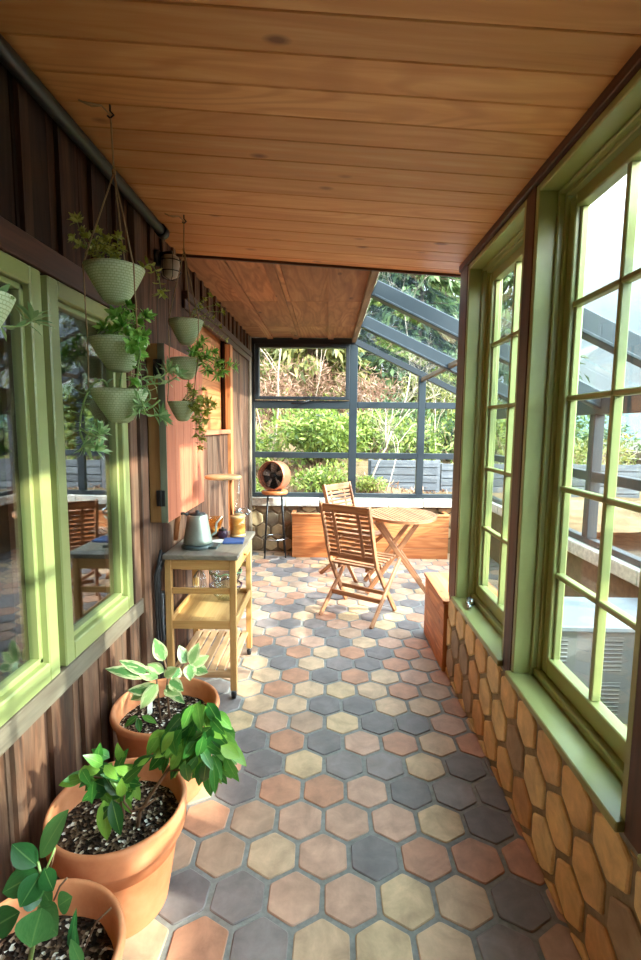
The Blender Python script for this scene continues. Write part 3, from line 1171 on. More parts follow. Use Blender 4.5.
# pot 2: bright rosettes spilling to the right
s, l = MB(), MB()
for (px, py, y) in ((104, 328, 1.76), (116, 316, 1.78), (128, 308, 1.8), (122, 326, 1.74), (136, 322, 1.78), (146, 318, 1.8), (132, 336, 1.74), (112, 334, 1.74), (142, 336, 1.76), (126, 318, 1.86), (138, 352, 1.72), (130, 346, 1.71)):
    tip = at(px, py, y)
    base = rb + V((R.uniform(-.05, .06), R.uniform(-.05, .05), -.02))
    trail(s, l, [base, base.lerp(tip, .6) + V((0, 0, .025)), tip], .03, .012, .02, .0025, 11)
trail(s, l, [rb + V((.07, -.05, -.01)), at(140, 350, 1.7), at(138, 366, 1.69), at(137, 378, 1.69)], .032, .013, .016, .003, 10)
plant(p2, s, l, 'lf_bright')
# pot 3: long pale trailing stems
s, l = MB(), MB()
trail(s, l, [rc + V((-.03, -.02, -.01)), at(104, 381, 1.76), at(94, 383, 1.74), at(86, 396, 1.73), at(81, 415, 1.73), at(80, 432, 1.73), at(84, 444, 1.73)], .045, .011, .028, .0042, 14)
trail(s, l, [at(80, 428, 1.73), at(92, 436, 1.72), at(100, 434, 1.71)], .045, .011, .03, .0035, 9)
trail(s, l, [at(80, 432, 1.73), at(86, 446, 1.74), at(95, 450, 1.74)], .045, .011, .03, .0035, 9)
trail(s, l, [rc + V((.04, -.02, 0)), at(146, 377, 1.8), at(158, 378, 1.84), at(168, 372, 1.86)], .045, .011, .022, .0035, 12)
trail(s, l, [rc + V((.04, .03, 0)), at(150, 384, 1.86), at(166, 383, 1.9), at(178, 376, 1.9)], .045, .011, .024, .0035, 12)
trail(s, l, [rc + V((.05, -.03, 0)), at(145, 387, 1.76), at(150, 398, 1.76), at(142, 405, 1.75)], .04, .011, .024, .0035, 8)
trail(s, l, [rc + V((.06, .0, -.02)), at(142, 402, 1.74), at(146, 414, 1.76), at(160, 416, 1.8)], .045, .011, .03, .0035, 13)
trail(s, l, [at(160, 400, 1.8), at(150, 408, 1.78), at(138, 413, 1.76)], .04, .01, .03, .0035, 5)
trail(s, l, [rc + V((.0, .0, 0)), at(122, 372, 1.8), at(128, 366, 1.8)], .02, .01, .03, .003, 0)
trail(s, l, [rc + V((.02, .02, 0)), at(140, 370, 1.82), at(138, 360, 1.82)], .03, .01, .04, .003, 5)
plant(p3, s, l, 'lf_pale')
# pot 4: airy sprigs behind
s, l = MB(), MB()
for (px, py) in ((210, 296), (216, 305), (204, 300), (222, 312), (200, 308), (212, 318), (219, 326), (226, 340)):
    tip = at(px, py, 2.72)
    base = rd + V((R.uniform(0, .05), R.uniform(-.03, .03), -.02))
    trail(s, l, [base, base.lerp(tip, .5) + V((0, 0, .03)), tip], .018, .008, .022, .0016, 6)
plant(p4, s, l, 'lf_sedum')
# pot 5: green sprays to the right
s, l = MB(), MB()
for (px, py, y) in ((198, 348, 2.64), (206, 356, 2.62), (216, 362, 2.64), (228, 364, 2.66), (234, 366, 2.7), (212, 352, 2.68), (222, 370, 2.64), (194, 352, 2.62), (202, 342, 2.68), (206, 370, 2.6), (217, 374, 2.62)):
    tip = at(px, py, y)
    base = re_ + V((R.uniform(0, .06), R.uniform(-.04, .03), -.01))
    trail(s, l, [base, base.lerp(tip, .5) + V((0, 0, .03)), tip], .036, .011, .02, .0025, 9)
plant(p5, s, l, 'lf_bright')
# pot 6: yellow green cascade
s, l = MB(), MB()
for (px, py, y) in ((194, 394, 2.62), (200, 400, 2.6), (206, 402, 2.62), (212, 404, 2.64), (198, 410, 2.58), (206, 412, 2.6), (190, 388, 2.66), (202, 390, 2.66), (196, 418, 2.58), (204, 420, 2.6), (200, 428, 2.58), (196, 434, 2.58), (203, 438, 2.58), (200, 446, 2.58), (207, 408, 2.66)):
    tip = at(px, py, y)
    base = rf + V((R.uniform(-.02, .06), R.uniform(-.04, .02), -.01))
    mid = base.lerp(tip, .5) + V((.03, 0, .03))
    trail(s, l, [base, mid, tip], .026, .01, .016, .002, 8)
plant(p6, s, l, 'lf_sedum')
# planter just outside the frame whose stem reaches in
rg = V((-.80, 1.08, 1.93))
hk3 = V((-.80, 1.08, zc(-.80) - .002))
p7 = hang('woven green pot at the left frame edge, one pale stem reaching across the window', rg, r1, .12, [V((-.80, 1.08, 2.5))] * 3, None, (hk3, V((-.80, 1.08, 2.5))))
s, l = MB(), MB()
trail(s, l, [rg + V((.03, .03, 0)), at(-20, 318, 1.1), at(0, 326, 1.15), at(22, 326, 1.2), at(32, 321, 1.22)], .042, .009, .03, .0025, 12)
trail(s, l, [rg + V((.03, .0, 0)), at(-14, 300, 1.08), at(-4, 300, 1.1)], .035, .011, .02, .0025, 10)
trail(s, l, [rg + V((-.03, .0, 0)), rg + V((-.08, 0, .05))], .035, .011, .02, .0025, 10)
plant(p7, s, l, 'lf_pale')

# ------------------------------------------------------------------ terracotta pots
def terracotta(label, c, r, h, rb_, band):
    e = empty('terracotta_planter', (c[0], c[1], 0), label, 'potted plant', 'terracotta pots along the left wall')
    if band:
        prof = [(.001, 0.001), (rb_, 0.001), (rb_ + .01, .012), (r * .88, h * .72), (r * .9, h * .735), (r * .965, h * .745), (r * .985, h * .78), (r, h * .97), (r * .985, h), (r * .93, h), (r * .91, h * .96), (r * .86, h * .6)]
    else:
        prof = [(.001, 0.001), (rb_, 0.001), (rb_ + .008, .012), (r * .93, h * .9), (r * .985, h * .92), (r, h * .95), (r * .985, h * .985), (r * .95, h), (r * .91, h * .985), (r * .89, h * .9), (r * .8, h * .6)]
    MB().lathe(prof, (c[0], c[1], 0), 64).build('pot', M['terra'], e)
    mb = MB()
    n = 26
    # lumpy soil disc
    c0 = V((c[0], c[1], 0))
    rr = r * .885
    zz = h * .82
    rings = []
    for i in range(9):
        st = len(mb.v)
        q = rr * max(.002, i / 8)
        for k in range(40):
            a = k * PI / 20
            p = c0 + V((q * math.cos(a), q * math.sin(a), zz))
            p.z += .012 * noise.noise(p * 22) + .006 * noise.noise(p * 70) - .012 * (i / 8) ** 4
            mb.v.append(p)
        rings.append(st)
    for a0, a1 in zip(rings, rings[1:]):
        for k in range(40):
            k2 = (k + 1) % 40
            mb.face([a0 + k, a1 + k, a1 + k2, a0 + k2], [(0, 0)] * 4, .5, True)
    mb.build('soil', M['soil'], e)
    return e, zz


A, zA = terracotta('terracotta pot beside the cart, holding a variegated seedling and white tag', (-.715, 2.06), .236, .41, .15, False)
B, zB = terracotta('largest terracotta pot in the middle, holding a glossy green citrus bush', (-.70, 1.52), .225, .375, .145, True)
C_, zC = terracotta('terracotta pot at the lower left corner, holding a round leaved young shrub', (-.685, 1.0), .21, .41, .14, False)


def lf(mb, px0, py0, y0, px1, py1, y1, W, nrm=(0.2, -.7, .8), curl=.12, t=None, wide=.45, seg=6, fold=.2):
    p, q = at(px0, py0, y0), at(px1, py1, y1)
    mb.leaf(p, q - p, nrm, (q - p).length * 1.03, W, curl, fold, seg, t, wide=wide)


# A: variegated
s, l = MB(), MB()
base = V((-.70, 2.06, zA - .01))
t1 = at(163, 668, 2.04)
s.tube([V((-.73, 2.03, zA - .01)), at(158, 690, 2.03), at(156, 676, 2.04)], .004, 6)
s.tube([base, at(167, 690, 2.06), at(168, 675, 2.07), at(164, 660, 2.06)], .0045, 6)
s.tube([at(168, 675, 2.07), at(178, 665, 2.09), at(188, 663, 2.12), at(196, 672, 2.14)], .0035, 6)
s.tube([at(156, 676, 2.04), at(146, 672, 2.03)], .003, 6)
for a in ((164, 661, 2.06, 155, 640, 2.05, .062), (150, 676, 2.03, 106, 668, 2.0, .055), (150, 674, 2.03, 120, 660, 2.03, .05), (158, 678, 2.03, 136, 668, 2.03, .06), (156, 684, 2.03, 130, 700, 2.0, .066), (158, 684, 2.02, 140, 708, 1.96, .06),
          (164, 672, 2.06, 148, 664, 2.06, .05), (164, 676, 2.06, 176, 668, 2.05, .05), (170, 680, 2.05, 182, 690, 2.0, .055), (166, 685, 2.04, 183, 702, 1.98, .05), (164, 690, 2.03, 178, 694, 1.98, .045), (154, 690, 2.02, 128, 690, 2.0, .05),
          (186, 664, 2.12, 180, 646, 2.13, .055), (190, 664, 2.12, 198, 644, 2.13, .055), (192, 666, 2.12, 208, 656, 2.13, .05), (190, 664, 2.12, 190, 680, 2.08, .06), (194, 668, 2.12, 207, 672, 2.1, .055), (180, 668, 2.1, 172, 680, 2.06, .05)):
    lf(l, *a, nrm=(.3 + R.uniform(-.3, .3), -.8, .6), wide=.42)
s.build('stem', M['stem'], A)
l.build('foliage', M['lf_varieg'], A)
l = MB()
for a in ((138, 716, 1.98, 124, 726, 1.95, .035), (138, 718, 1.98, 140, 732, 1.95, .03), (142, 716, 1.98, 156, 722, 1.96, .03)):
    lf(l, *a, nrm=(.1, -.4, 1))
l.build('low_leaves', M['lf_citrus'], A)
p, q = V((-.675, 2.02, zA - .01)), at(148, 686, 2.03)
tg = at(150, 703, 2.0)
MB().obox((tg.x, tg.y, tg.z), (V((1, .2, 0)), V((-.1, .4, 1)), V((0, -1, .4))), (.02, .085, .002)).build('plant_tag', M['white'], A)

# B: citrus
s, l = MB(), MB()
sb = V((-.69, 1.53, zB - .012))
s.tube([sb, at(122, 800, 1.52), at(118, 780, 1.52), at(112, 766, 1.5)], [.007, .006, .005, .004], 7)
s.tube([V((-.63, 1.5, zB - .012)), at(140, 812, 1.48), at(150, 796, 1.48), at(168, 770, 1.5), at(190, 742, 1.52), at(200, 728, 1.54)], [.007, .006, .006, .005, .004, .003], 7)
s.tube([at(118, 780, 1.52), at(100, 778, 1.5), at(84, 776, 1.5)], .0035, 6)
s.tube([at(168, 770, 1.5), at(180, 770, 1.48), at(196, 772, 1.46)], .0035, 6)
s.tube([at(125, 790, 1.48), at(124, 802, 1.46), at(132, 812, 1.45), at(146, 806, 1.44), at(156, 798, 1.44)], .0035, 6)
s.build('stem', M['stem'], B)
cl = [(200, 728, 1.53, 24, 26, 36), (185, 750, 1.5, 26, 26, 34), (208, 760, 1.48, 24, 22, 26), (172, 752, 1.52, 20, 22, 14), (218, 742, 1.5, 16, 18, 10)]
for (cx, cy, y, rx, ry, n) in cl:
    for k in range(n):
        a = R.uniform(0, 2 * PI)
        rr = math.sqrt(R.random())
        x, yy = cx + rx * rr * math.cos(a) * .75, cy + ry * rr * math.sin(a) * .75
        dy = R.uniform(-.09, .09)
        L = R.uniform(20, 30)
        an = math.atan2(.9 + R.uniform(-.35, .35), math.cos(a) * .8 + R.uniform(-.35, .35))
        lf(l, x, yy - 8, y + dy, x + L * math.cos(an), yy - 8 + L * math.sin(an), y + dy - R.uniform(-.01, .05), R.uniform(.03, .042), nrm=(R.uniform(-.5, .7), -.9, R.uniform(.2, .9)), curl=R.uniform(.05, .3), wide=.4, seg=5)
for k in range(50):
    a = R.uniform(0, 2 * PI)
    rr = math.sqrt(R.random())
    cx, cy = R.choice([(92, 770), (112, 766), (118, 790), (100, 785), (126, 776)])
    x, yy = cx + 12 * rr * math.cos(a), cy + 10 * rr * math.sin(a)
    y = 1.5 + R.uniform(-.07, .07)
    L = R.uniform(14, 24)
    an = R.uniform(.1, PI - .1) if R.random() < .7 else R.uniform(-PI, 0)
    lf(l, x, yy, y, x + L * math.cos(an), yy + L * math.sin(an), y - R.uniform(0, .06), R.uniform(.03, .042), nrm=(R.uniform(-.5, .5), -.6, R.uniform(.4, 1)), curl=R.uniform(.05, .3), wide=.4, seg=5)
for a in ((84, 778, 1.48, 58, 784, 1.46, .036), (104, 800, 1.44, 106, 842, 1.40, .05), (112, 800, 1.44, 120, 836, 1.4, .045), (100, 770, 1.48, 82, 770, 1.46, .034), (98, 790, 1.47, 82, 800, 1.44, .03), (225, 742, 1.48, 246, 764, 1.44, .04), (215, 732, 1.5, 238, 746, 1.47, .038), (110, 806, 1.43, 96, 822, 1.42, .03)):
    lf(l, *a, nrm=(.2, -.7, .8), curl=.2, wide=.42)
l.build('foliage', M['lf_citrus'], B)
# C: young shrub with round leaves
s, l = MB(), MB()
s.tube([V((-.70, 1.0, zC - .015)), at(40, 905, 1.0), at(42, 880, 1.0), at(38, 862, 1.0)], [.006, .005, .004, .003], 7)
s.tube([at(42, 880, 1.0), at(50, 860, 1.0), at(55, 848, 1.0)], .0025, 6)
s.build('stem', M['greenstem'], C_)
mbx = MB()
mbx.tube([V((-.6, 1.02, zC - .01)), at(96, 922, 1.0), at(111, 908, 1.0)], .0022, 6)
mbx.tube([at(54, 900, .98), at(60, 886, .98), at(67, 878, .98)], .0022, 6)
mbx.tube([at(50, 870, 1.06), at(55, 850, 1.06)], .002, 6)
mbx.build('dry_twig', M['stem'], C_)
for a in ((40, 858, 1.0, 62, 814, .99, .052), (37, 866, 1.0, 13, 846, .99, .05), (40, 872, 1.0, 2, 892, .97, .058), (42, 872, 1.0, 20, 906, .95, .054), (44, 868, 1.0, 52, 890, .97, .04), (46, 876, 1.0, 24, 902, .96, .05), (42, 908, .97, 30, 946, .92, .085), (38, 908, .98, 54, 934, .93, .07),
          (20, 912, .98, -12, 930, .96, .06), (58, 906, .98, 70, 898, .97, .045), (44, 892, 1.0, 50, 904, .97, .035), (42, 900, .98, 22, 900, .96, .04)):
    lf(l, *a, nrm=(R.uniform(-.2, .3), -.8, .7), curl=.1, wide=.5, seg=7)
for a in ((70, 950, .96, 75, 912, .98, .018), (76, 960, .95, 74, 926, .97, .018), (82, 965, .94, 70, 942, .95, .03)):
    lf(l, *a, nrm=(.2, -1, .2), wide=.4)
l.build('foliage', M['lf_camellia'], C_)

# ------------------------------------------------------------------ kitchen cart
cx0, cx1, cya, cyb, ct = -.955, -.535, 2.78, 3.39, .90
ce = empty('kitchen_cart', ((cx0 + cx1) / 2, (cya + cyb) / 2, 0), 'slim blond wooden kitchen cart with dark top and slatted bottom shelf', 'cart')
MB().box(cx0 - .0, cx1 + .02, cya - .035, cyb + .035, ct - .028, ct).build('top', M['carttop'], ce, .005, 2)
lw = .038
for i, (x, y) in enumerate(((cx0, cya), (cx1 - lw, cya), (cx0, cyb - lw), (cx1 - lw, cyb - lw))):
    lg = MB().box(x, x + lw, y, y + lw, .055 if i % 2 else .0, ct - .028).build('leg', M['pine'], ce, .003)
    if i % 2:
        c = V((x + lw / 2, y + lw / 2, .026))
        MB().lathe([(.001, -.012), (.024, -.012), (.026, -.006), (.026, .006), (.024, .012), (.001, .012)], c, 18, (V((0, 1, 0)), V((0, 0, 1)), V((1, 0, 0)))).build('caster', M['black'], lg)
        MB().box(c.x - .017, c.x + .017, c.y - .012, c.y + .012, .04, .058).box(c.x - .018, c.x - .0135, c.y - .01, c.y + .01, .02, .05).box(c.x + .0135, c.x + .018, c.y - .01, c.y + .01, .02, .05).build('caster_fork', M['chrome'], lg, .002)
for q in ((cx0 + lw, cx1 - lw, cya + .006, cya + .024), (cx0 + lw, cx1 - lw, cyb - .024, cyb - .006), (cx0 + .006, cx0 + .024, cya + lw, cyb - lw)):
    MB().box(*q, ct - .095, ct - .028).build('apron', M['pine'], ce, .002)
dr = MB().box(cx1 - .022, cx1 - .004, cya + lw + .004, cyb - lw - .004, ct - .125, ct - .03).box(cx0 + .08, cx1 - .024, cya + .06, cyb - .06, ct - .115, ct - .1).build('drawer', M['pine'], ce, .002)
MB().lathe([(.001, 0), (.008, 0), (.007, .012), (.013, .02), (.001, .026)], (cx1 - .004, (cya + cyb) / 2, ct - .08), 14, (V((0, 1, 0)), V((0, 0, 1)), V((1, 0, 0)))).build('knob', M['pine'], dr)
for q in ((cya + .008, cya + .026), (cyb - .026, cyb - .008)):
    MB().box(cx0 + lw, cx1 - lw, *q, .655, .69).build('towel_rail', M['pine'], ce, .003)
sh = MB().box(cx0 + .01, cx1 - .01, cya + .01, cyb - .01, .452, .464).box(cx0 + lw, cx1 - lw, cya + .004, cya + .02, .44, .492).box(cx0 + lw, cx1 - lw, cyb - .02, cyb - .004, .44, .492)
sh.box(cx0 + .004, cx0 + .02, cya + lw, cyb - lw, .44, .492).box(cx1 - .02, cx1 - .004, cya + lw, cyb - lw, .44, .492).build('tray_shelf', M['pine'], ce, .002)
mb = MB()
n = 7
for i in range(n):
    a = cx0 + .045 + (cx1 - cx0 - .09) * i / (n - 1)
    mb.box(a - .021, a + .021, cya + .02, cyb - .02, .165, .18)
mb.box(cx0 + lw, cx1 - lw, cya + .005, cya + .023, .135, .175).box(cx0 + lw, cx1 - lw, cyb - .023, cyb - .005, .135, .165)
mb.build('slatted_shelf', M['slat'], ce, .002)

# kettle
kc = V((-.80, 2.95, ct))
ke = empty('electric_kettle', kc, 'tapered grey steel electric kettle with wooden handle on the cart', 'kettle')
MB().lathe([(.001, .0), (.098, .0), (.1, .006), (.096, .02), (.07, .024), (.001, .024)], kc, 32).box(kc.x + .05, kc.x + .13, kc.y - .06, kc.y + .05, ct, ct + .016).build('power_base', M['kettle_base'], ke, .003)
MB().lathe([(.08, .026), (.088, .03), (.086, .05), (.074, .11), (.064, .17), (.06, .198), (.055, .203), (.001, .206)], kc, 36).build('body', M['kettle'], ke)
MB().lathe([(.05, .204), (.048, .212), (.012, .215), (.012, .228), (.001, .23)], kc, 24).build('lid', M['black'], ke)
hd = V((-1, -.12, 0)).normalized()
MB().tube([kc + hd * .05 + V((0, 0, .2)), kc + hd * .085 + V((0, 0, .212)), kc + hd * .11 + V((0, 0, .205))], .009, 8).build('bracket', M['black'], ke)
MB().tube([kc + hd * .108 + V((0, 0, .21)), kc + hd * .12 + V((0, 0, .17)), kc + hd * .128 + V((0, 0, .1)), kc + hd * .134 + V((0, 0, .045))], [.014, .017, .017, .014], 10).build('handle', M['stoolwood'], ke)
MB().tube([kc - hd * .07 + V((0, 0, .06)), kc - hd * .11 + V((0, 0, .09)), kc - hd * .115 + V((0, 0, .15)), kc - hd * .15 + V((0, 0, .19))], [.008, .007, .006, .005], 8).build('spout', M['kettle'], ke)

# coffee maker with wooden top disc
bx = V((-.61, 3.26, ct + .003))
me_ = empty('coffee_brewer', bx, 'tall coffee brewer with round wooden top plate, glass tube and crank', 'coffee maker')
MB().lathe([(.001, 0), (.052, 0), (.054, .01), (.05, .015), (.05, .13), (.054, .135), (.05, .142), (.001, .142)], bx, 28).build('body', M['palewood'], me_)
MB().lathe([(.055, .02), (.056, .125)], bx, 28).build('glass_sleeve', M['amber'], me_)
dc = V((-.705, 3.26, at(220, 477, 3.26).z))
MB().lathe([(.001, -.011), (.115, -.011), (.121, -.006), (.121, .006), (.115, .011), (.001, .011)], dc, 40).build('top_plate', M['palewood'], me_)
MB().tube([(bx.x - .045, 3.27, ct + .14), (bx.x - .045, 3.27, dc.z - .01)], .01, 10).build('post', M['stoolwood'], me_)
MB().tube([(bx.x + .002, 3.25, ct + .142), (bx.x + .002, 3.25, dc.z - .008)], .018, 14).build('glass_tube', M['glass_clear'], me_)
zz = at(236, 511, 3.25).z
MB().lathe([(.024, -.02), (.026, 0), (.024, .02)], (bx.x + .002, 3.25, zz), 16).tube([(bx.x + .02, 3.25, zz + .01), (bx.x + .06, 3.24, zz + .025), (bx.x + .085, 3.23, zz + .0), (bx.x + .08, 3.23, zz - .025)], .007, 8).tube([(bx.x + .02, 3.25, zz - .01), (bx.x + .05, 3.24, zz - .012), (bx.x + .08, 3.23, zz - .025)], .006, 8).build('crank', M['chrome'], me_)
# carafe, bowl, booklet
cf = V((-.765, 3.27, ct))
o = MB().lathe([(.001, .0), (.045, .0), (.05, .01), (.034, .05), (.052, .1), (.056, .125), (.053, .125), (.05, .1), (.03, .05), (.044, .012), (.001, .006)], cf, 28)
fe = empty('glass_carafe', cf, 'amber glass carafe behind the kettle on the cart', 'carafe')
o.build('vessel', M['amber'], fe)
MB().lathe([(.001, .008), (.042, .011), (.032, .04), (.034, .055), (.001, .055)], cf, 24).build('coffee', M['palewood'], fe)
bw = V((-.70, 3.2, ct))
be = empty('small_jar', bw, 'small dark round jar in front of the carafe', 'jar')
MB().lathe([(.001, 0), (.026, 0), (.036, .018), (.034, .042), (.026, .052), (.001, .056)], bw, 24).build('body', M['purple'], be)
MB().lathe([(.028, .05), (.027, .06), (.008, .064), (.007, .074), (.001, .076)], bw, 18).build('lid', M['black'], be)
o = MB().obox((-.605, 3.09, ct + .0075), (V((1, .1, 0)), V((-.1, 1, 0)), V((0, 0, 1))), (.13, .13, .015)).build('folded_cloth', M['blue'], bevel=.004, seg=2)
tag(o, 'folded deep blue cloth on the cart top before the brewer', 'cloth')
o = MB().lathe([(.001, .001), (.03, .001), (.045, .012), (.043, .014), (.028, .005), (.001, .005)], (-.695, 3.06, ct), 24).build('saucer', M['white'])
tag(o, 'small white saucer beside the kettle base', 'saucer')


def wavy_bowl(label, c, r, h, mat, rimmat):
    e = empty('scalloped_bowl', c, label, 'bowl', None)
    mb = MB()
    n = 48
    rings = []
    for (rr, z) in ((.3, 0), (.5, .04), (.8, .45), (1., 1.), (.97, 1.), (.77, .47), (.45, .08), (.02, .07)):
        st = len(mb.v)
        for k in range(n):
            a = 2 * PI * k / n
            wv = .06 * math.sin(8 * a) * z
            mb.v.append(V(c) + V((rr * r * math.cos(a), rr * r * math.sin(a), (z + wv) * h)))
        rings.append(st)
    for a0, a1 in zip(rings, rings[1:]):
        for k in range(n):
            k2 = (k + 1) % n
            mb.face([a0 + k, a0 + k2, a1 + k2, a1 + k], [(0, 0)] * 4, .5, True)
    mb.face([rings[0] + k for k in range(n)][::-1], [(0, 0)] * n, .5)
    mb.build('bowl_body', M[mat], e)
    MB().tube([V(c) + V((.985 * r * math.cos(a), .985 * r * math.sin(a), (1 + .06 * math.sin(8 * a)) * h + .002)) for a in [2 * PI * k / 48 for k in range(49)]], .005, 6, caps=False).build('rim_band', M[rimmat], e)
    return e


b1 = wavy_bowl('scalloped glass bowl with dark plum rim at the far end of the cart tray', (-.69, 3.235, .4655), .11, .1, 'glass_clear', 'purple')
b2 = wavy_bowl('scalloped glass bowl with green rim stacked in the plum rimmed bowl', (-.69, 3.235, .53), .108, .13, 'glass_clear', 'greenglaze')
# whisk hanging under the top
wk = V((-.835, 3.1, .0))
we_ = empty('wire_whisk', (wk.x, wk.y, .56), 'wire whisk hanging under the cart top', 'whisk')
mb = MB()
for k in range(6):
    a = k * PI / 6
    d = V((math.cos(a), math.sin(a), 0))
    mb.tube([wk + V((0, 0, .72)), wk + d * .04 + V((0, 0, .66)), wk + d * .045 + V((0, 0, .6)), wk + V((0, 0, .56)), wk - d * .045 + V((0, 0, .6)), wk - d * .04 + V((0, 0, .66)), wk + V((0, 0, .72))], .0022, 5)
mb.build('wires', M['chrome'], we_)
MB().tube([wk + V((0, 0, .715)), wk + V((0, 0, .785))], .009, 8).build('handle', M['chrome'], we_)
# cables and power strip
mb = MB()
for k, (dx, dy) in enumerate(((0, 0), (.008, .02), (.014, .045), (.004, -.02))):
    mb.tube([V((-.962 + dx, 2.75 + dy, .93 - .02 * k)), V((-.978 + dx * .5, 2.7 + dy, .80)), V((-.975 + dx, 2.69 + dy * .6, .55 + .04 * k)), V((-.972 + dx, 2.7 + dy, .35)), V((-.955 + dx, 2.68 + dy * .3, .2 + .03 * k)), V((-.97, 2.73 + dy, .1))], .007, 7)
o = mb.build('power_cable', M['black'])
tag(o, 'bundle of black power cables hanging behind the cart leg', 'cable')
se = empty('power_strip', (-.985, 2.82, .36), 'grey power strip fixed upright on the wall behind the cart', 'power strip')
MB().box(-.998, -.962, 2.775, 2.825, .36, .66).build('body', M['cablegrey'], se, .006)
for z in (.42, .48, .54, .6):
    MB().box(-.962, -.959, 2.785, 2.815, z - .018, z + .018).build('socket', M['black'], se)

# ------------------------------------------------------------------ stool and fan
sx_, sy_ = -.665, 6.08
st_ = empty('bar_stool', (sx_, sy_, 0), 'round wooden bar stool on thin dark metal legs carrying the fan', 'stool')
MB().lathe([(.001, .80), (.155, .80), (.163, .81), (.163, .835), (.155, .845), (.001, .845)], (sx_, sy_, 0), 40).build('seat', M['stoolwood'], st_)
for k in range(4):
    a = PI / 4 + k * PI / 2 + .15
    d = V((math.cos(a), math.sin(a), 0))
    c = V((sx_, sy_, 0))
    MB().tube([c + d * .12 + V((0, 0, .80)), c + d * .185 + V((0, 0, .005))], .009, 8).build('leg', M['iron'], st_)
mb = MB()
c = V((sx_, sy_, .24))
mb.tube([c + V((math.cos(a) * .162, math.sin(a) * .162, 0)) for a in [k * PI / 16 for k in range(33)]], .008, 8, caps=False)
fr_ = mb.build('foot_ring', M['chrome'], st_)
fz = 1.03
fd = V((-.42, -1, .08)).normalized()      # where the fan blows
fx = fd.cross(V((0, 0, 1))).normalized()
fu = fx.cross(fd)
fc = V((sx_ - .0, sy_ - .0, fz))
FE = empty('drum_fan', (sx_, sy_, .845), 'copper coloured drum fan with dark blades on the bar stool', 'fan')
AX = (fx, fu, fd)
MB().lathe([(.165, -.09), (.182, -.085), (.185, -.06), (.185, .08), (.182, .105), (.172, .11), (.168, .1), (.168, -.08)], fc, 40, (fu.cross(fd), fu, fd)).build('drum', M['copper'], FE)
mb = MB()
for k in range(5):
    a = k * 2 * PI / 5 + .3
    d = fx * math.cos(a) + fu * math.sin(a)
    sd = fx * -math.sin(a) + fu * math.cos(a)
    b0 = len(mb.v)
    pts = []
    for (r, w, tw) in ((.035, .03, .03), (.09, .06, .03), (.14, .075, .02), (.158, .05, .015)):
        pts.append((fc + d * r - sd * w * .5 + fd * (tw + .02), fc + d * r + sd * w * .5 - fd * (tw - .02)))
    for a_, b_ in pts:
        mb.v += [a_, b_]
    for i in range(3):
        q = b0 + i * 2
        mb.face([q, q + 1, q + 3, q + 2], [(0, 0)] * 4, .5, True)
bl = mb.build('blades', M['nickel'], FE)
sm = bl.modifiers.new('thick', 'SOLIDIFY')
sm.thickness = .003
MB().lathe([(.001, .0), (.04, .0), (.04, .06), (.03, .075), (.001, .08)], fc, 20, (fu.cross(fd), fu, fd)).build('hub', M['black'], FE)
mb = MB()
for rr in (.05, .08, .11, .14, .17):
    mb.tube([fc + (fx * math.cos(a) + fu * math.sin(a)) * rr + fd * (.108 - .1 * max(0, rr - .15)) for a in [k * PI / 16 for k in range(33)]], .0018, 5, caps=False)
for k in range(16):
    a = k * PI / 8
    d = fx * math.cos(a) + fu * math.sin(a)
    mb.tube([fc + d * .03 + fd * .109, fc + d * .172 + fd * .106], .0016, 5)
mb.build('grille', M['iron'], FE)
MB().lathe([(.17, -.02), (.17, -.014)], fc, 32, (fu.cross(fd), fu, fd)).lathe([(.001, -.016), (.06, -.016), (.06, -.012), (.001, -.012)], fc, 20, (fu.cross(fd), fu, fd)).tube([fc - fx * .168 - fd * .014, fc + fx * .168 - fd * .014], .006, 6).tube([fc - fu * .168 - fd * .014, fc + fu * .168 - fd * .014], .006, 6).build('motor_bracket', M['black'], FE)
MB().box(sx_ - .09, sx_ + .09, sy_ - .07, sy_ + .07, .846, .856).build('foot', M['black'], FE, .003)

# ------------------------------------------------------------------ cedar planter boxes
e = empty('planter_box', (.53, 6.14, 0), 'long low cedar planter box under the far windows', 'planter box')
mb = MB()
for i in range(4):
    mb.box(-.44, 1.52, 6.02, 6.045, .002 + i * .135, .002 + i * .135 + .132)
mb.build('front_boards', M['cedar'], e, .003)
for x in (-.44, 1.495):
    MB().box(x, x + .025, 6.046, 6.26, .002, .54).build('end_board', M['cedar'], e, .003)
MB().box(-.45, 1.53, 6.005, 6.05, .542, .566).box(-.45, -.4, 6.05, 6.265, .542, .566).box(1.48, 1.53, 6.05, 6.265, .542, .566).build('cap', M['cedar'], e, .003)
MB().box(-.4, 1.48, 6.05, 6.26, .42, .5).build('soil', M['soil'], e)
e = empty('planter_box', (1.0, 3.45, 0), 'short cedar box standing at the end of the tiled right wall', 'planter box')
mb = MB()
for i in range(4):
    mb.box(.79, .815, WEND + .012, 3.80, .003 + i * .117, .003 + i * .117 + .1155)
    mb.box(.815, 1.2, 3.775, 3.80, .003 + i * .117, .003 + i * .117 + .1155)
mb.build('side_boards', M['cedar'], e, .003)
MB().box(.79, 1.2, WEND + .006, WEND + .011, .003, .47).build('end_board', M['cedar'], e)
MB().box(.78, 1.22, WEND + .006, 3.815, .472, .496).build('lid', M['cedar'], e, .003)

# ------------------------------------------------------------------ table and chairs
def frame(o, f):
    f = V((f[0], f[1], 0)).normalized()
    r = V((f.y, -f.x, 0))
    o = V((o[0], o[1], 0))
    return lambda a, b, z: o + r * a + f * b + V((0, 0, z))


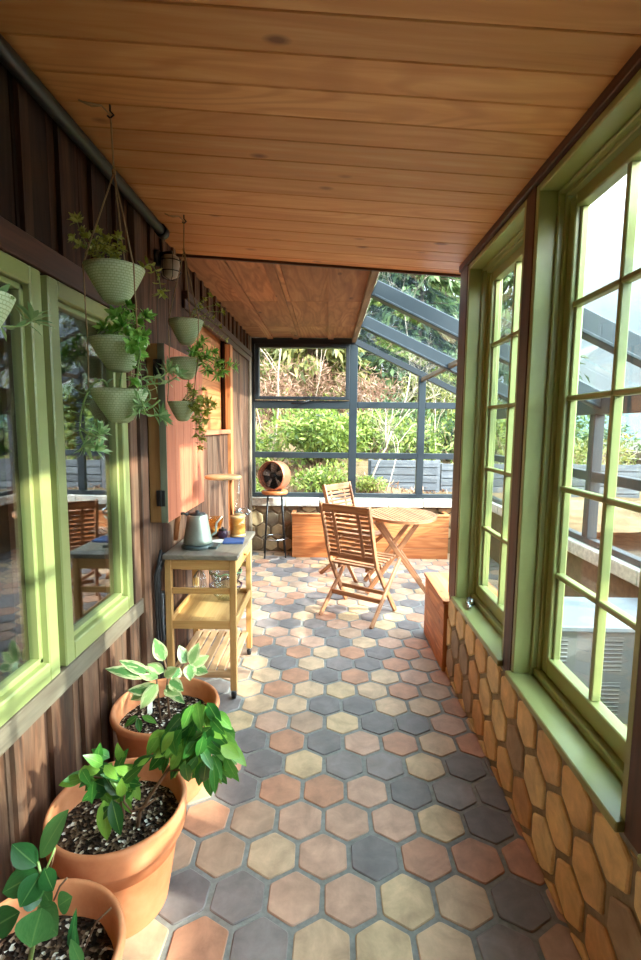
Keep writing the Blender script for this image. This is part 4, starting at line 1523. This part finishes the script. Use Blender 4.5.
def chair(o, f, label):
    P = frame(o, f)
    r = P(1, 0, 0) - P(0, 0, 0)
    e = empty('folding_chair', P(0, .25, 0), label, 'chair', 'slatted folding chairs at the round table')
    hw = .23

    def post(s_):
        pts = [(0, 1.0), (.06, .80), (.125, .58), (.165, .47), (.27, .31), (.385, .15), (.49, .004)]
        mb = MB()
        for (a, b) in zip(pts, pts[1:]):
            fa, fb = (max(0, .47 - z) * .06 for z in (a[1], b[1]))
            p, q = P(s_ * (hw + fa) - .012, a[0], a[1]), P(s_ * (hw + fb) - .012, b[0], b[1])
            d = (q - p).normalized() * .006
            mb.beam(p - d, q + d, .024, .042, r.cross(q - p), .4 + s_ * .1)
        return mb
    for s_ in (-1, 1):
        post(s_).build('back_post', M['teak'], e, .003)
        MB().beam(P(s_ * .252 + .008, 0.0, .004), P(s_ * .252 + .004, .545, .475), .022, .04, r.cross(P(0, .545, .475) - P(0, 0, 0))).build('leg', M['teak'], e, .003)

    def back_pt(a, z, off=0):
        k = (1.0 - z) / .5
        b = .15 * k
        return P(a - .012, b + off, z)
    mb = MB()
    n = 9
    for i in range(n):
        z = .575 + (.905 - .575) * i / (n - 1)
        mb.beam(back_pt(-hw + .02, z), back_pt(hw - .02, z), .012, .025, (0, 0, 1))
    mb.build('back_slats', M['teak'], e, .002)
    for z, h_ in ((.965, .07), (.535, .045)):
        MB().beam(back_pt(-hw, z), back_pt(hw, z), .02, h_, (0, 0, 1)).build('back_rail', M['teak'], e, .004)
    for a in (-.115, .125):
        MB().beam(back_pt(a, .55, -.012), back_pt(a, .95, -.012), .03, .012, P(0, 1, 0) - P(0, 0, 0)).build('back_stile', M['teak'], e, .002)
    mb = MB()
    for i in range(7):
        b = .15 + i * .066
        z = .462 + .025 * i / 6
        mb.beam(P(-hw + .02, b, z), P(hw - .02, b, z), .046, .016, (0, 0, 1))
    mb.build('seat_slats', M['teak'], e, .003)
    for a in (-hw + .05, hw - .05):
        MB().beam(P(a * .75, .13, .438), P(a * .75, .565, .464), .022, .034).build('seat_rail', M['teak'], e, .002)
    MB().beam(P(-.24, .19, .173), P(.252, .19, .173), .02, .04).build('stretcher', M['teak'], e, .003)
    MB().beam(P(-hw, .355, .19), P(hw, .355, .19), .02, .034).build('stretcher', M['teak'], e, .003)
    return e


chair((.15, 3.99), (.54, .84), 'slatted teak folding chair nearest the camera, its back to the corridor')
chair((.095, 5.55), (.77, -.63), 'slatted teak folding chair behind the table, half hidden by the other')

tc_ = V((.755, 4.88, 0))
te = empty('folding_table', tc_, 'oval slatted teak folding table on crossed legs', 'table')
el = [(tc_.x + .345 * math.cos(a), tc_.y + .41 * math.sin(a)) for a in [2 * PI * k / 44 for k in range(44)]]
eli = [(tc_.x + .32 * math.cos(a), tc_.y + .385 * math.sin(a)) for a in [2 * PI * k / 44 for k in range(44)]]
sd = V((.3, -.95)).normalized()
nd = V((-sd.y, sd.x))
mb = MB()
for i in range(-8, 9):
    c0_ = nd.x * tc_.x + nd.y * tc_.y + i * .044
    p = clip(eli, nd.x, nd.y, c0_ + .0155)
    if len(p) > 2:
        p = clip(p, -nd.x, -nd.y, -(c0_ - .0155))
    if len(p) > 2:
        b0 = len(mb.uv)
        mb.prism(p, (0, 0, .757), (1, 0, 0), (0, 1, 0), (0, 0, 1), .02)
        for u in mb.uv[b0:]:
            for j, (x, y) in enumerate(u):
                u[j] = (x * sd.x + y * sd.y, x * nd.x + y * nd.y)
mb.build('tabletop_slats', M['teak'], te, .002)
mb = MB()
n = 44
for k in range(n):
    k2 = (k + 1) % n
    b = len(mb.v)
    for (p, z) in ((el[k], .752), (el[k2], .752), (el[k2], .779), (el[k], .779), (eli[k], .752), (eli[k2], .752), (eli[k2], .779), (eli[k], .779)):
        mb.v.append(V((p[0], p[1], z)))
    u = k * .055
    for q in ((0, 1, 2, 3), (5, 4, 7, 6), (3, 2, 6, 7), (1, 0, 4, 5)):
        mb.face([b + i for i in q], [(u, 0), (u + .055, 0), (u + .055, .03), (u, .03)], .5)
mb.build('rim', M['teak'], te)
for (p, q) in (((.465, 4.66, .742), (1.0, 4.74, .01)), ((.90, 4.70, .742), (.40, 4.70, .01)), ((.50, 5.05, .742), (1.0, 5.06, .01)), ((.91, 5.02, .742), (.41, 5.09, .01))):
    MB().beam(p, q, .024, .045, V(q).__sub__(V(p)).cross(V((0, 1, 0)))).build('leg', M['teak'], te, .003)
for x in (.5, .92):
    MB().beam((x, 4.63, .74), (x, 5.1, .74), .03, .03).build('apron_bar', M['teak'], te, .003)
for x in (.95, .45):
    MB().beam((x, 4.72, .08), (x, 5.07, .08), .02, .035).build('stretcher', M['teak'], te, .003)

# ------------------------------------------------------------------ louvred bench beyond the right windows
e = empty('louvred_bench', (1.6, 2.8, 0), 'low grey louvred bench with pale top beyond the nearest right window', 'bench')
MB().box(1.14, 2.05, 2.60, 3.02, .003, .55).build('body', M['louvre'], e, .004)
MB().box(1.12, 2.06, 2.56, 3.04, .552, .585).build('bench_top', M['whitetop'], e, .006)
for row in range(2):
    z0 = .04 + row * .26
    for c in range(3):
        x0 = 1.17 + c * .3
        mb = MB()
        for k in range(8):
            z = z0 + .02 + k * .024
            mb.obox((x0 + .09, 2.592, z), (V((1, 0, 0)), V((0, .6, -.8)), V((0, .8, .6))), (.14, .022, .005))
        mb.box(x0 + .01, x0 + .17, 2.594, 2.599, z0, z0 + .21)
        mb.build('louvre_panel', M['louvre'], e)

# ------------------------------------------------------------------ outdoors
def hz(x, y):
    """terrain height behind the far glazing"""
    d = max(0, y - 7.4)
    k = min(1., max(0, (4.5 - x) / 4.5))
    h = .25 + (.34 * d) * (.35 + .65 * k) - .2 * max(0, d - 22)
    return h + .18 * noise.noise(V((x * .6, y * .6, 0))) + .05 * noise.noise(V((x * 2.3, y * 2.3, 3)))


mb = MB()
nx, ny = 44, 40
xs = [-14 + 21 * i / nx for i in range(nx + 1)]
ys = [6.55 + 30 * (j / ny) ** 1.3 for j in range(ny + 1)]
for yv in ys:
    for xv in xs:
        mb.v.append(V((xv, yv, hz(xv, yv))))
for j in range(ny):
    for i in range(nx):
        a = j * (nx + 1) + i
        mb.face([a, a + 1, a + nx + 2, a + nx + 1], [(0, 0)] * 4, .5, True)
tag(mb.build('ground_hillside', M['hill']), 'leaf littered hillside rising behind the far glazing', 'hillside', kind='structure')
tag(MB().box(XE + .2, 240, -160, 200, -.5, -.05).build('ground', M['gravel']), 'pale gravel yard beyond the side glazing', 'ground', kind='structure')


def leafcloud(mb, c, rad, n, L, W, shell=.55, updir=.0, flat=0.):
    c = V(c)
    for k in range(n):
        d = rv()
        q = R.uniform(shell, 1) * (1 + .25 * noise.noise(d * 2.1 + c))
        p = c + V((d.x * rad[0], d.y * rad[1], d.z * rad[2])) * q
        dd = (rv() + d * .7 + V((0, 0, updir))).normalized()
        mb.leaf(p, dd, rv() + V((0, 0, .4)), L * R.uniform(.6, 1.3), W * R.uniform(.7, 1.2), .2, .2, 2)


def shrub(label, x, y, rad, n, L, W, mat, blobs=5, group='shrubs on the hillside', z=None):
    z = hz(x, y) if z is None else z
    e = empty('leafy_shrub', (x, y, z), label, 'shrub', group)
    l, s = MB(), MB()
    for k in range(blobs):
        c = V((x + R.uniform(-.55, .55) * rad[0], y + R.uniform(-.4, .4) * rad[1], z + rad[2] * R.uniform(.5, 1.3)))
        leafcloud(l, c, [q * .62 for q in rad], n // blobs, L, W)
        s.tube([V((x, y, z - .05)), V((x, y, z)).lerp(c, .6) + rv() * .05, c], [.025, .018, .008], 5)
    s.build('stem', M['darkbark'], e)
    l.build('foliage', M[mat], e)
    return e


def evergreen(label, x, y, h, r, n, mat, group='trees behind the far glazing', L=.42, W=.12, z=None):
    z = hz(x, y) if z is None else z
    e = empty('evergreen_tree', (x, y, z), label, 'tree', group)
    s, l = MB(), MB()
    s.tube([V((x, y, z - .2)), V((x + .1, y, z + h * .5)), V((x, y, z + h))], [.03 * h ** .5 + .05, .09, .02], 8)
    lev = int(h * 2.6)
    for i in range(lev):
        u = (i + .5) / lev
        zz = z + h * (.04 + .95 * u)
        rr = r * (1 - u) ** .75 + .15
        nb = 7
        for b in range(nb):
            a = b * 2 * PI / nb + i * 1.1 + R.uniform(-.3, .3)
            d = V((math.cos(a), math.sin(a), -.18 + R.uniform(-.2, .2)))
            tip = V((x, y, zz)) + d * rr
            s.tube([V((x, y, zz)), tip], [.02, .006], 4)
            for k in range(max(3, n // (lev * nb))):
                p = V((x, y, zz)).lerp(tip, R.uniform(.15, 1.02)) + rv() * .12 * (.5 + rr * .3)
                dd = d + rv() * .7 + V((0, 0, -.25))
                l.leaf(p, dd, V((0, 0, 1)) + rv() * .6, L * R.uniform(.6, 1.2), W, .3, .1, 2)
    s.build('trunk', M['darkbark'], e)
    l.build('needles', M[mat], e)
    return e


def bare(label, base, tip, r0, depth=4, mat='bark', group='bare trees behind the far glazing', spread=.55):
    e = empty('bare_tree', base, label, 'tree', group)
    mb = MB()

    def grow(p, d, L, r, dep):
        n = 4
        pts = [p]
        dd = d.normalized()
        for k in range(n):
            dd = (dd + rv() * .14).normalized()
            pts.append(pts[-1] + dd * L / n)
        mb.tube(pts, [r * (1 - .45 * k / n) for k in range(n + 1)], 5 if dep < 3 else 7)
        if dep <= 0:
            return
        for k in range(3):
            q = pts[R.choice((2, 3, 4))]
            grow(q, dd + rv() * spread * 1.3, L * R.uniform(.5, .75), r * .55, dep - 1)
    base, tip = V(base), V(tip)
    d = tip - base
    grow(base, d, d.length, r0, depth)
    mb.build('trunk', M[mat], e)
    return e


def fence(label, p0, p1, z0, n, h, gap):
    p0, p1 = V(p0), V(p1)
    e = empty('slat_fence', (p0 + p1) / 2 + V((0, 0, z0)), label, 'fence', 'slat fences behind the far glazing')
    L = (p1 - p0).length
    mb = MB()
    for i in range(n):
        z = z0 + gap / 2 + i * (h + gap)
        mb.beam(p0 + V((0, 0, z + h / 2)), p1 + V((0, 0, z + h / 2)), .03, h)
    for i in range(n - 1):
        z = z0 + gap / 2 + (i + 1) * (h + gap) - gap / 2
        mb.beam(p0 + V((0, .05, z)), p1 + V((0, .05, z)), .02, h * .6)
    mb.build('slats', M['fence'], e, .004)
    npost = max(1, int(L / 1.1))
    for k in range(npost + 1):
        q = p0.lerp(p1, k / npost)
        MB().box(q.x - .04, q.x + .04, q.y + .02, q.y + .09, z0 - .3, z0 + n * (h + gap)).build('post', M['fence'], e, .004)
    return e


fence('dark grey slat fence low behind the right half of the far glazing', (.75, 8.5, 0), (1.92, 8.5, 0), .28, 6, .118, .016)
fence('lower section of grey slat fence stepping down at the right', (2.0, 8.6, 0), (5.6, 8.8, 0), .22, 6, .118, .016)
fence('short grey slat fence up the hill behind the left panes', (-.35, 11.2, 0), (.45, 11.1, 0), 1.45, 3, .12, .05)

shrub('large yellow green shrub low behind the left panes', -.2, 9.1, (1.05, .75, .62), 2800, .13, .05, 'lf_bush', 7)
shrub('green shrub behind the fan', -1.6, 9.0, (.8, .6, .5), 1500, .12, .045, 'lf_bush', 5)
shrub('pale shrub near the middle mullion', .75, 10.2, (.6, .6, .5), 1300, .12, .045, 'lf_bush', 5)
shrub('small green shrub in front of the fence', .72, 8.1, (.26, .2, .18), 500, .07, .03, 'lf_bush', 4)
shrub('dark shrub above the fence behind the right panes', 2.2, 11.0, (1.2, .9, .7), 1900, .15, .05, 'lf_ever', 6)
shrub('dry rust coloured bracken clump high on the left slope', -1.8, 11.5, (1.3, .8, .8), 1700, .2, .03, 'lf_dry', 7)
shrub('dry bracken clump behind the short fence', -1.0, 12.4, (1.3, .8, .7), 1500, .22, .03, 'lf_dry', 7)
shrub('dry twiggy thicket beside the middle mullion', .9, 12.2, (1.0, .8, .8), 1300, .2, .026, 'lf_dry', 6)
shrub('light green thicket behind the right end of the far glazing', 3.4, 10.6, (1.1, .8, .9), 1900, .15, .05, 'lf_bush', 6)

evergreen('olive evergreen high on the slope behind the left panes', -.55, 13.6, 4.6, 1.5, 3600, 'lf_olive')
evergreen('dark evergreen behind the middle mullion', .6, 15.5, 6.5, 1.7, 4000, 'lf_ever')
evergreen('broad evergreen behind the right panes', 2.6, 15.0, 7.0, 2.3, 4800, 'lf_ever')
evergreen('olive evergreen at the far left of the slope', -3.4, 16.5, 6.0, 2.0, 3200, 'lf_olive')
evergreen('tall dark evergreen seen through the glass roof', 3.9, 17.5, 12.0, 2.6, 5200, 'lf_ever')
evergreen('slim evergreen beside the tallest one', 1.7, 19.5, 10.0, 2.2, 3600, 'lf_ever')
evergreen('distant evergreen filling the gap on the left', -2.0, 20.0, 9.0, 2.6, 3600, 'lf_ever')
evergreen('distant evergreen beyond the right end of the glazing', 5.6, 15.5, 7.0, 2.4, 3200, 'lf_ever')

bare('thin white birch behind the upper left pane', at(271, 470, 9.6), at(280, 345, 9.9), .022, 4)
bare('leaning pale bare tree before the grey fence', at(366, 497, 8.2), at(383, 428, 8.2), .02, 4)
bare('fine bare sapling crossing the fence', at(385, 495, 8.2), at(402, 440, 8.3), .01, 4)
bare('bare branching tree behind the right panes', at(395, 460, 10.5), at(398, 370, 10.5), .022, 5)
bare('spindly bare tree behind the middle of the left panes', at(308, 440, 12), at(318, 360, 12), .018, 5)
bare('pale bare sapling right of the middle mullion', at(436, 470, 10), at(442, 400, 10), .016, 4)
bare('thin bare stem at the left edge of the slope', at(262, 450, 11), at(262, 360, 11), .018, 5)
bare('bare fruit tree in the yard beyond the right windows', (7.5, 9.5, -.05), (7.6, 9.4, 1.2), .12, 5, 'bark', 'trees in the side yard', .7)

def undergrowth(name, label, mat, n, L, W, x0, x1, y0, y1, hmax):
    l = MB()
    for k in range(n):
        x, y = R.uniform(x0, x1), R.uniform(y0, y1)
        if noise.noise(V((x * .8, y * .8, L * 40))) < -.12:
            continue
        p = V((x, y, hz(x, y) + R.random() ** 2 * hmax))
        l.leaf(p, rv() + V((0, 0, .8)), rv(), L * R.uniform(.6, 1.4), W * R.uniform(.7, 1.3), .25, .2, 2)
    o = l.build(name, M[mat])
    tag(o, label, 'undergrowth', kind='stuff')


undergrowth('undergrowth', 'green undergrowth covering the slope behind the far glazing', 'lf_bush', 9000, .14, .05, -5, 6, 9.2, 17, .6)
undergrowth('dry_undergrowth', 'dry beige stems standing through the undergrowth on the slope', 'lf_dry', 7000, .3, .014, -5, 6, 9.4, 17, .7)
shrub('yellow green bush high behind the upper left pane', -1.5, 12.6, (.9, .7, .7), 1500, .14, .05, 'lf_olive', 6)
shrub('pale green bush behind the right half of the glazing above the fence', 1.5, 10.2, (.9, .6, .6), 1900, .13, .05, 'lf_bush', 6)
shrub('olive bush at the right end above the fence', 2.9, 12.4, (1.1, .8, 1.0), 2000, .15, .05, 'lf_olive', 6)

shrub('low green shrub just right of the fan behind the glass', -.05, 8.2, (.5, .35, .28), 1100, .1, .04, 'lf_bush', 5)
shrub('low shrub at the left end of the glazing behind the stool', -1.2, 7.9, (.45, .35, .3), 900, .1, .04, 'lf_bush', 5)
undergrowth('ground_weeds', 'sparse weeds and leaf litter on the bare soil below the shrubs', 'lf_dry', 2500, .09, .035, -3, 2.5, 6.7, 9.4, .06)
YG = 'shrubs in the side yard'
shrub('rounded green shrub in the yard before the board fence', 6.6, 7.6, (.9, .9, .6), 1500, .14, .05, 'lf_bush', 6, YG, -.05)
shrub('olive shrub in the yard behind the eave post', 6.2, 11.6, (1.2, 1.2, .9), 1800, .15, .05, 'lf_olive', 6, YG, -.05)
shrub('dark green shrub at the far end of the board fence', 8.2, 15.5, (1.6, 1.4, 1.3), 2000, .2, .06, 'lf_ever', 6, YG, -.05)

# yard fence and distant hills on the right
e = empty('board_fence', (9, 8, 0), 'low weathered board fence across the yard beyond the right windows', 'fence')
mb = MB()
for i in range(5):
    mb.box(9, 9.04, -4, 20, .02 + i * .2, .02 + i * .2 + .16)
mb.build('boards', M['barn_grey'], e)
for k in range(9):
    MB().box(9.04, 9.14, -4 + k * 3, -3.9 + k * 3, -.05, 1.1).build('post', M['barn_grey'], e)
mb = MB()
n = 60
for i in range(n + 1):
    a = -1.2 + 2.9 * i / n
    d = V((math.cos(a - .1), math.sin(a - .1), 0))
    h = 4 + 4.5 * abs(noise.noise(V((i * .13, 2, 0)))) + 2.5 * noise.noise(V((i * .41, 5, 0)))
    mb.v += [d * 90 + V((0, 0, -2)), d * 105 + V((0, 0, h + 3)), d * 130 + V((0, 0, -2))]
for i in range(n):
    a = i * 3
    mb.face([a, a + 3, a + 4, a + 1], [(0, 0)] * 4, .5, True)
    mb.face([a + 1, a + 4, a + 5, a + 2], [(0, 0)] * 4, .5, True)
tag(mb.build('hill', M['farhill']), 'hazy blue hills far beyond the side glazing', 'hills', kind='structure')

# ------------------------------------------------------------------ light
sun = bpy.data.lights.new('sun', 'SUN')
sun.energy = 7.0
sun.angle = .02
sun.color = (1, .93, .82)
so = bpy.data.objects.new('sun', sun)
COL.objects.link(so)
EL, AZ = math.radians(26), math.radians(-20)      # azimuth from +X towards +Y
to_sun = V((math.cos(EL) * math.cos(AZ), math.cos(EL) * math.sin(AZ), math.sin(EL)))
so.rotation_euler = to_sun.to_track_quat('Z', 'Y').to_euler()

w = bpy.data.worlds.new('sky')
sc.world = w
w.use_nodes = True
nt = w.node_tree
bg = nt.nodes['Background']
tc = nt.nodes.new('ShaderNodeTexCoord')
sep = nt.nodes.new('ShaderNodeSeparateXYZ')
nt.links.new(tc.outputs['Generated'], sep.inputs[0])
rp = nt.nodes.new('ShaderNodeValToRGB')
el_ = rp.color_ramp.elements
el_[0].position, el_[0].color = 0., hexc((232, 236, 240))
el_[1].position, el_[1].color = .75, hexc((186, 206, 226))
nt.links.new(sep.outputs[2], rp.inputs[0])
nz = nt.nodes.new('ShaderNodeTexNoise')
nz.inputs['Scale'].default_value = 2.6
nz.inputs['Detail'].default_value = 6
mpn = nt.nodes.new('ShaderNodeMapping')
mpn.inputs['Scale'].default_value = (1, 1, 2.6)
nt.links.new(tc.outputs['Generated'], mpn.inputs[0])
nt.links.new(mpn.outputs[0], nz.inputs['Vector'])
mr = nt.nodes.new('ShaderNodeMapRange')
mr.inputs[1].default_value, mr.inputs[2].default_value = .42, .66
nt.links.new(nz.outputs['Fac'], mr.inputs[0])
mx = nt.nodes.new('ShaderNodeMix')
mx.data_type = 'RGBA'
nt.links.new(mr.outputs[0], mx.inputs[0])
nt.links.new(rp.outputs[0], mx.inputs[6])
mx.inputs[7].default_value = hexc((246, 247, 250))
br = nt.nodes.new('ShaderNodeMapRange')
br.interpolation_type = 'SMOOTHSTEP'
for i, v in enumerate((.12, .75, .32, 2.1)):
    br.inputs[i + 1].default_value = v
nt.links.new(sep.outputs[2], br.inputs[0])
vm = nt.nodes.new('ShaderNodeVectorMath')
vm.operation = 'SCALE'
nt.links.new(mx.outputs[2], vm.inputs[0])
# the sky is brighter around the sun
dp = nt.nodes.new('ShaderNodeVectorMath')
dp.operation = 'DOT_PRODUCT'
dp.inputs[1].default_value = to_sun
nt.links.new(tc.outputs['Generated'], dp.inputs[0])
cl_ = nt.nodes.new('ShaderNodeMapRange')
for i, v in enumerate((.35, 1., 0., 1.)):
    cl_.inputs[i + 1].default_value = v
nt.links.new(dp.outputs['Value'], cl_.inputs[0])
pw = nt.nodes.new('ShaderNodeMath')
pw.operation = 'POWER'
pw.inputs[1].default_value = 2.
nt.links.new(cl_.outputs[0], pw.inputs[0])
ma = nt.nodes.new('ShaderNodeMath')
ma.operation = 'MULTIPLY_ADD'
ma.inputs[1].default_value = 4.
nt.links.new(pw.outputs[0], ma.inputs[0])
nt.links.new(br.outputs[0], ma.inputs[2])
nt.links.new(ma.outputs[0], vm.inputs['Scale'])
nt.links.new(vm.outputs[0], bg.inputs[0])
bg.inputs[1].default_value = 3.0

sc.view_settings.view_transform = 'Standard'
sc.view_settings.look = 'None'
sc.view_settings.gamma = 1
sc.view_settings.exposure = 1.0
sc.view_settings.use_curve_mapping = False
sc.cycles.max_bounces = 14
sc.cycles.diffuse_bounces = 7
sc.cycles.transparent_max_bounces = 40
sc.cycles.sample_clamp_indirect = 8
sc.cycles.caustics_reflective = False
sc.cycles.caustics_refractive = False
